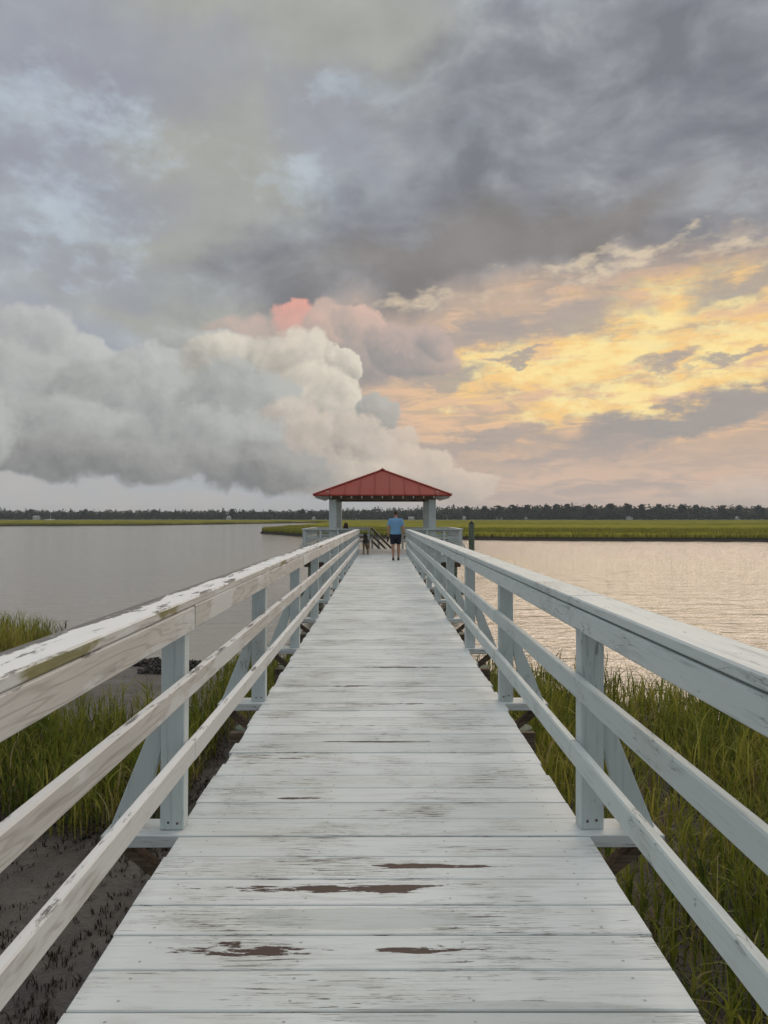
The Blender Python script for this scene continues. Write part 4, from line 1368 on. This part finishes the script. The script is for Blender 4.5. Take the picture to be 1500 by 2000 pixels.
# --- the dog, walking away beside the railing
dog = empty('dog', (-.68, 32.1, 0), R(4))
tag(dog, 'black and tan shepherd dog walking away by the end of the weathered railing', 'dog')
bm = bmesh.new()
loft(bm, [(0, -.05, .50), (0, .05, .53), (0, .22, .52), (0, .42, .53), (0, .56, .55), (0, .64, .57)], [(.095, .10), (.125, .135), (.118, .125), (.135, .165), (.125, .150), (.085, .10)], 18)
loft(bm, [(0, .58, .60), (0, .68, .69), (0, .74, .77)], [(.09, .10), (.075, .08), (.07, .07)], 14)
ball(bm, (0, .78, .80), (.078, .095, .075), 14)
loft(bm, [(0, .84, .785), (0, .95, .755)], [(.045, .045), (.030, .030)], 12)
for s in (-1, 1):
    loft(bm, [(s * .05, .745, .85), (s * .062, .735, .90), (s * .062, .73, .955)], [(.032, .018), (.025, .012), (.007, .006)], 8)
    # hind leg: thigh, knee forward, hock back, shank, paw
    j = .05 if s < 0 else -.06
    loft(bm, [(s * .075, .03, .50), (s * .095, .07 + j * .3, .40), (s * .098, .12 + j * .6, .31), (s * .092, .02 + j, .205), (s * .09, -.035 + j, .165), (s * .09, .0 + j, .05)],
         [(.062, .095), (.058, .085), (.042, .052), (.028, .034), (.025, .030), (.024, .026)], 12)
    loft(bm, [(s * .09, -.005 + j, .034), (s * .09, .065 + j, .028)], [(.034, .032), (.034, .025)], 10)
    # fore leg
    j = -.05 if s < 0 else .06
    loft(bm, [(s * .085, .55, .48), (s * .09, .53 + j * .3, .36), (s * .085, .55 + j * .7, .21), (s * .085, .555 + j, .06)], [(.05, .07), (.040, .048), (.030, .033), (.026, .028)], 12)
    loft(bm, [(s * .085, .56 + j, .034), (s * .085, .625 + j, .028)], [(.034, .032), (.034, .024)], 10)
loft(bm, [(0, -.09, .55), (0, -.16, .46), (0, -.19, .34), (0, -.18, .24)], [.036, .046, .046, .018], 10)
m, t, bs = material('black_and_tan_fur')
ob = S(t, t.n('ShaderNodeTexCoord').outputs['Object'])
ox, oy, oz = t.sep(ob)
fn = t.noise(t.vm('MULTIPLY', ob, (1, 1, .5)), 22, 5, .6)
saddle = t.ss(oz + (fn - .5) * .14 - oy * .06 - t.m('ABSOLUTE', ox) * .25, .40, .46)
tan = t.mix(fn, c3(.20, .105, .045), c3(.36, .24, .13))
ham = t.ss(oy + (fn - .5) * .08, .02, -.06) * t.ss(oz, .52, .44)
colf = t.mix(saddle, tan, c3(.016, .013, .011))
colf = t.mix(ham * .9, colf, t.mix(fn, c3(.30, .20, .11), c3(.46, .37, .26)))
tailc = t.ss(oy, -.125, -.15)
colf = t.mix(tailc * .8, colf, c3(.035, .024, .017))
muz = t.ss(oy, .84, .90)
colf = t.mix(muz, colf, c3(.015, .012, .011))
t.put(bs.inputs['Base Color'], colf)
bs.inputs['Roughness'].default_value = .85
bump(t, bs, t.noise(t.vm('MULTIPLY', ob, (1, 1, .3)), 90, 3, .6), .5, .01)
put('body', fuse('body', bm, .0095, 2), m, dog)
bm = bmesh.new()
for i in range(20):
    a0, a1 = 2 * math.pi * i / 20, 2 * math.pi * (i + 1) / 20
bmesh.ops.create_cone(bm, cap_ends=False, segments=24, radius1=.094, radius2=.090, depth=.028, matrix=Matrix.Translation((0, .685, .695)) @ Matrix.Rotation(R(-38), 4, 'X'))
put('collar', bm_mesh('collar', bm, True), M['black'], dog)

# leash from the collar to the man's left hand
lz = empty('leash', (0, 0, 0))
tag(lz, 'black leash hanging from the walking man\'s left hand to the dog', 'leash')
hp = Vector((.478 - .262, 27.9 + .07, .865))
cp_ = dog.matrix_basis @ Vector((.0, .66, .79))
pts = []
for i in range(25):
    u = i / 24
    q = hp.lerp(cp_, u)
    q.z -= 1.1 * u * (1 - u)
    pts.append(q)
bm = bmesh.new(); loft(bm, pts, [.006] * 25, 6)
put('cord', bm_mesh('cord', bm, True), M['black'], lz)
bm = bmesh.new()
loft(bm, [hp + Vector((0, 0, .02)), hp + Vector((-.012, 0, -.06)), hp + Vector((-.02, 0, -.13)), hp + Vector((-.03, -.01, -.19))], [(.022, .016), (.034, .02), (.036, .022), (.018, .014)], 12)
put('handle', bm_mesh('handle', bm, True), M['black'], lz)

# ------------------------------------------------------------------ near grass, stubble, oysters
rg = np.random.default_rng(31)
def scatter(n, x0, x1, y0, y1, keep):
    x = rg.uniform(x0, x1, n); y = rg.uniform(y0, y1, n)
    k = keep(x, y)
    return x[k], y[k]

def clumpy(x, y, s, seed):
    return vnoise(x * s, y * s, seed)

def grass_obj(name, label, x, y, hmin, hmax, wmin, wmax, leanf, segs=4, leaves=4):
    """stalks with arching leaves along them"""
    n = len(x)
    cl = clumpy(x, y, .55, 41)
    h = rg.uniform(hmin, hmax, n) * (.72 + .5 * cl)
    P = np.stack([x, y, mud_h(x, y) - .03], -1)
    T = np.clip(rg.random(n) * .5 + (clumpy(x, y, .35, 43) - .5) * .5 + (clumpy(x, y, 1.4, 44) - .5) * .5 + .18, 0, .86)
    dead = rg.random(n) < .20
    T = np.where(dead, rg.uniform(.86, 1.0, n), T)
    h = np.where(dead, h * .75, h)
    sa = rg.random(n) * 2 * np.pi
    sl = h * (leanf * .45 * rg.random(n) ** 1.6 + .03)
    sl = np.where(dead, h * rg.uniform(.2, .9, n), sl)
    parts = [blades(P, h, rg.uniform(wmin, wmax, n) * .8, sl, rg, segs, sa, np.full(n, 2.0), T)]
    for k in range(leaves):
        f = rg.uniform(.08, .80, n)
        B = P.copy()
        B[:, 0] += np.cos(sa) * sl * f ** 2; B[:, 1] += np.sin(sa) * sl * f ** 2
        B[:, 2] += h * (f - .28 * np.clip(sl / h, 0, 1.6) * f ** 3)
        L = h * rg.uniform(.28, .55, n)
        parts.append(blades(B, L * rg.uniform(.75, 1.0, n), rg.uniform(wmin, wmax, n), L * rg.uniform(.15, 1.0, n) * leanf * 1.1, rg, segs, None, None, np.clip(T + rg.uniform(-.12, .12, n), 0, 1)))
    off, VV_, FF_, TT_ = 0, [], [], []
    for V, F, tt in parts:
        VV_.append(V); FF_.append(F + off); TT_.append(tt); off += len(V)
    return tag(put(name, np_mesh(name, np.concatenate(VV_), np.concatenate(FF_), False, np.concatenate(TT_)), M['grass']), label, 'grass', kind='stuff')

def keep_right(x, y):
    d = shore(x) - y + (clumpy(x, y, .9, 51) - .5) * 1.6
    ok = (d > .4) & (x > 1.28 + .4 * clumpy(x * 0, y, .7, 52))
    thin = np.where(d < 2.2, .35, 1.0) * np.where((y < 6) & (x < 2.4), .75, 1.0)
    return ok & (rg.random(len(x)) < thin * (.16 + 1.05 * clumpy(x, y, .8, 53) ** 1.4))
x, y = scatter(36000, 1.2, 13.5, .8, 19.0, keep_right)
grass_obj('cordgrass', 'dense tall green cordgrass growing beside the clean railing', x, y, .62, 1.22, .012, .024, .9)
def keep_right_far(x, y):
    d = shore(x) - y
    return (d > .3) & (rg.random(len(x)) < .4 + .6 * clumpy(x, y, .8, 53))
x, y = scatter(9000, 13.5, 45, -12, 9, keep_right_far)
grass_obj('cordgrass', 'green cordgrass farther along the bank beyond the clean railing', x, y, .7, 1.2, .014, .026, .8, 3, 2)

def keep_left(x, y):
    # two beds: one standing well off the walk, one under the railing farther on
    bed1 = (x < -2.45 - .25 * (clumpy(x, y, .7, 61) - .5)) & (y > 8.6 + 1.2 * (clumpy(x, y, .6, 62) - .5) + np.clip((-3.6 - x) * -.15, 0, 1)) & (y < 12.4 + (clumpy(x, y, .5, 63) - .5) * 2 + np.clip(-x - 5, 0, 6) * .45)
    bed2 = (x < -1.35) & (x > -3.2) & (y > 12.2) & (y < 18.3 + (clumpy(x, y, .6, 64) - .5) * 2)
    bed3 = (x < -9.2) & (y > 19.2) & (y < 22.4)
    dens = np.where(bed1, .35 + .8 * clumpy(x, y, .9, 65), np.where(bed2, .25 + .6 * clumpy(x, y, .9, 65), .9))
    return (bed1 | bed2 | bed3) & (rg.random(len(x)) < dens)
x, y = scatter(34000, -15, -1.3, 8, 23, keep_left)
grass_obj('cordgrass', 'green cordgrass in beds on the mud beside the weathered railing', x, y, .55, 1.12, .012, .024, .8)

# dark dead stubble on the bare mud
def keep_stub(x, y):
    return (shore(x) - y > 4) & (rg.random(len(x)) < .12 + .95 * clumpy(x, y, 1.3, 71) ** 2)
x, y = scatter(12000, -8, -.2, 2.2, 10.5, keep_stub)
reps = 5
x = np.repeat(x, reps) + rg.normal(0, .02, len(x) * reps); y = np.repeat(y, reps) + rg.normal(0, .02, len(y) * reps)
n = len(x)
P = np.stack([x, y, mud_h(x, y) - .01], -1)
V, F, TT = blades(P, rg.uniform(.02, .09, n), rg.uniform(.007, .016, n), rg.uniform(.0, .06, n), rg, 2)
M['stub'] = mat_grass('dead_stubble', [(0, c3(.028, .022, .016)), (.7, c3(.060, .048, .034)), (1, c3(.12, .095, .065))])
tag(put('stubble', np_mesh('stubble', V, F, False, TT), M['stub']), 'dark dead grass stubble poking from the bare mud', 'stubble', kind='stuff')

# flattened dead grass under the living, darkened to stand in for shade between stalks
def keep_litter(x, y):
    right = (x > 1.1) & (shore(x) - y > .8)
    left = (x < -2.3) & (y > 8.4) & (y < 13.5)
    return (right | left) & (rg.random(len(x)) < .35 + .65 * clumpy(x, y, 1.1, 75))
x, y = scatter(75000, -10, 11, .8, 17.5, keep_litter)
n = len(x)
P = np.stack([x, y, mud_h(x, y) + rg.uniform(-.01, .10, n)], -1)
L = rg.uniform(.15, .5, n)
V, F, TT = blades(P, L * rg.uniform(.05, .45, n), rg.uniform(.008, .016, n), L, rg, 2, None, None, rg.random(n) ** 2)
M['litter'] = mat_grass('dead_litter_with_shade', [(0, c3(.012, .010, .007)), (.6, c3(.036, .028, .019)), (1, c3(.15, .118, .075))])
tag(put('grass_litter', np_mesh('grass_litter', V, F, False, TT), M['litter']), 'flattened dead grass on the mud, coloured dark as the shade between the living stalks', 'dead grass', kind='stuff')

# oyster clumps at the water's edge
M['oyster'] = mat_plain('oyster_shell', (.060, .055, .048), .7, .5, 30)
def oysters(cx, cy, rx, ry, n, seed, label):
    r_ = random.Random(seed)
    bm = bmesh.new()
    for i in range(n):
        a, q = r_.random() * 6.28, math.sqrt(r_.random())
        x, y = rx * q * math.cos(a), ry * q * math.sin(a)
        z = float(mud_h(np.array([cx + x]), np.array([cy + y]))[0]) + (1 - q) * .16 + r_.uniform(-.02, .05) - WATER
        m_ = Matrix.Translation((x, y, z)) @ Euler((r_.uniform(0, 3), r_.uniform(0, 3), r_.uniform(0, 6))).to_matrix().to_4x4() @ Matrix.Diagonal((r_.uniform(.05, .09), r_.uniform(.03, .05), r_.uniform(.015, .03), 1))
        bmesh.ops.create_icosphere(bm, subdivisions=1, radius=1.0, matrix=m_)
    tag(put('oyster_clump', bm_mesh('oyster_clump', bm), M['oyster'], None, (cx, cy, WATER)), label, 'oysters', 'oyster clumps at the water\'s edge')
oysters(-5.9, 19.9, .62, .45, 190, 1, 'largest dark oyster clump on the mud at the water\'s edge')
oysters(-4.75, 19.2, .48, .40, 120, 2, 'smaller rounded oyster clump on the mud nearer the boardwalk')
oysters(-5.5, 18.6, .45, .22, 70, 3, 'low scattered oyster shells in front of the largest clump')

# ------------------------------------------------------------------ thin evening haze over the river
hzm = bpy.data.materials.new('evening_haze')
hzm.use_nodes = True
hzm.node_tree.nodes.clear()
ho = hzm.node_tree.nodes.new('ShaderNodeOutputMaterial')
hv = hzm.node_tree.nodes.new('ShaderNodeVolumePrincipled')
hv.inputs['Color'].default_value = (.80, .86, .92, 1)
hv.inputs['Density'].default_value = .0002
hv.inputs['Anisotropy'].default_value = 0.0
hzm.node_tree.links.new(hv.outputs[0], ho.inputs['Volume'])
hb = box_mesh(3300, 2000, 23.5, 0.0, 'haze', share=False)
tag(put('haze', hb, hzm, None, (0, 660, 7.6)), 'thin pale evening haze lying over the river and marsh', 'haze', kind='stuff')
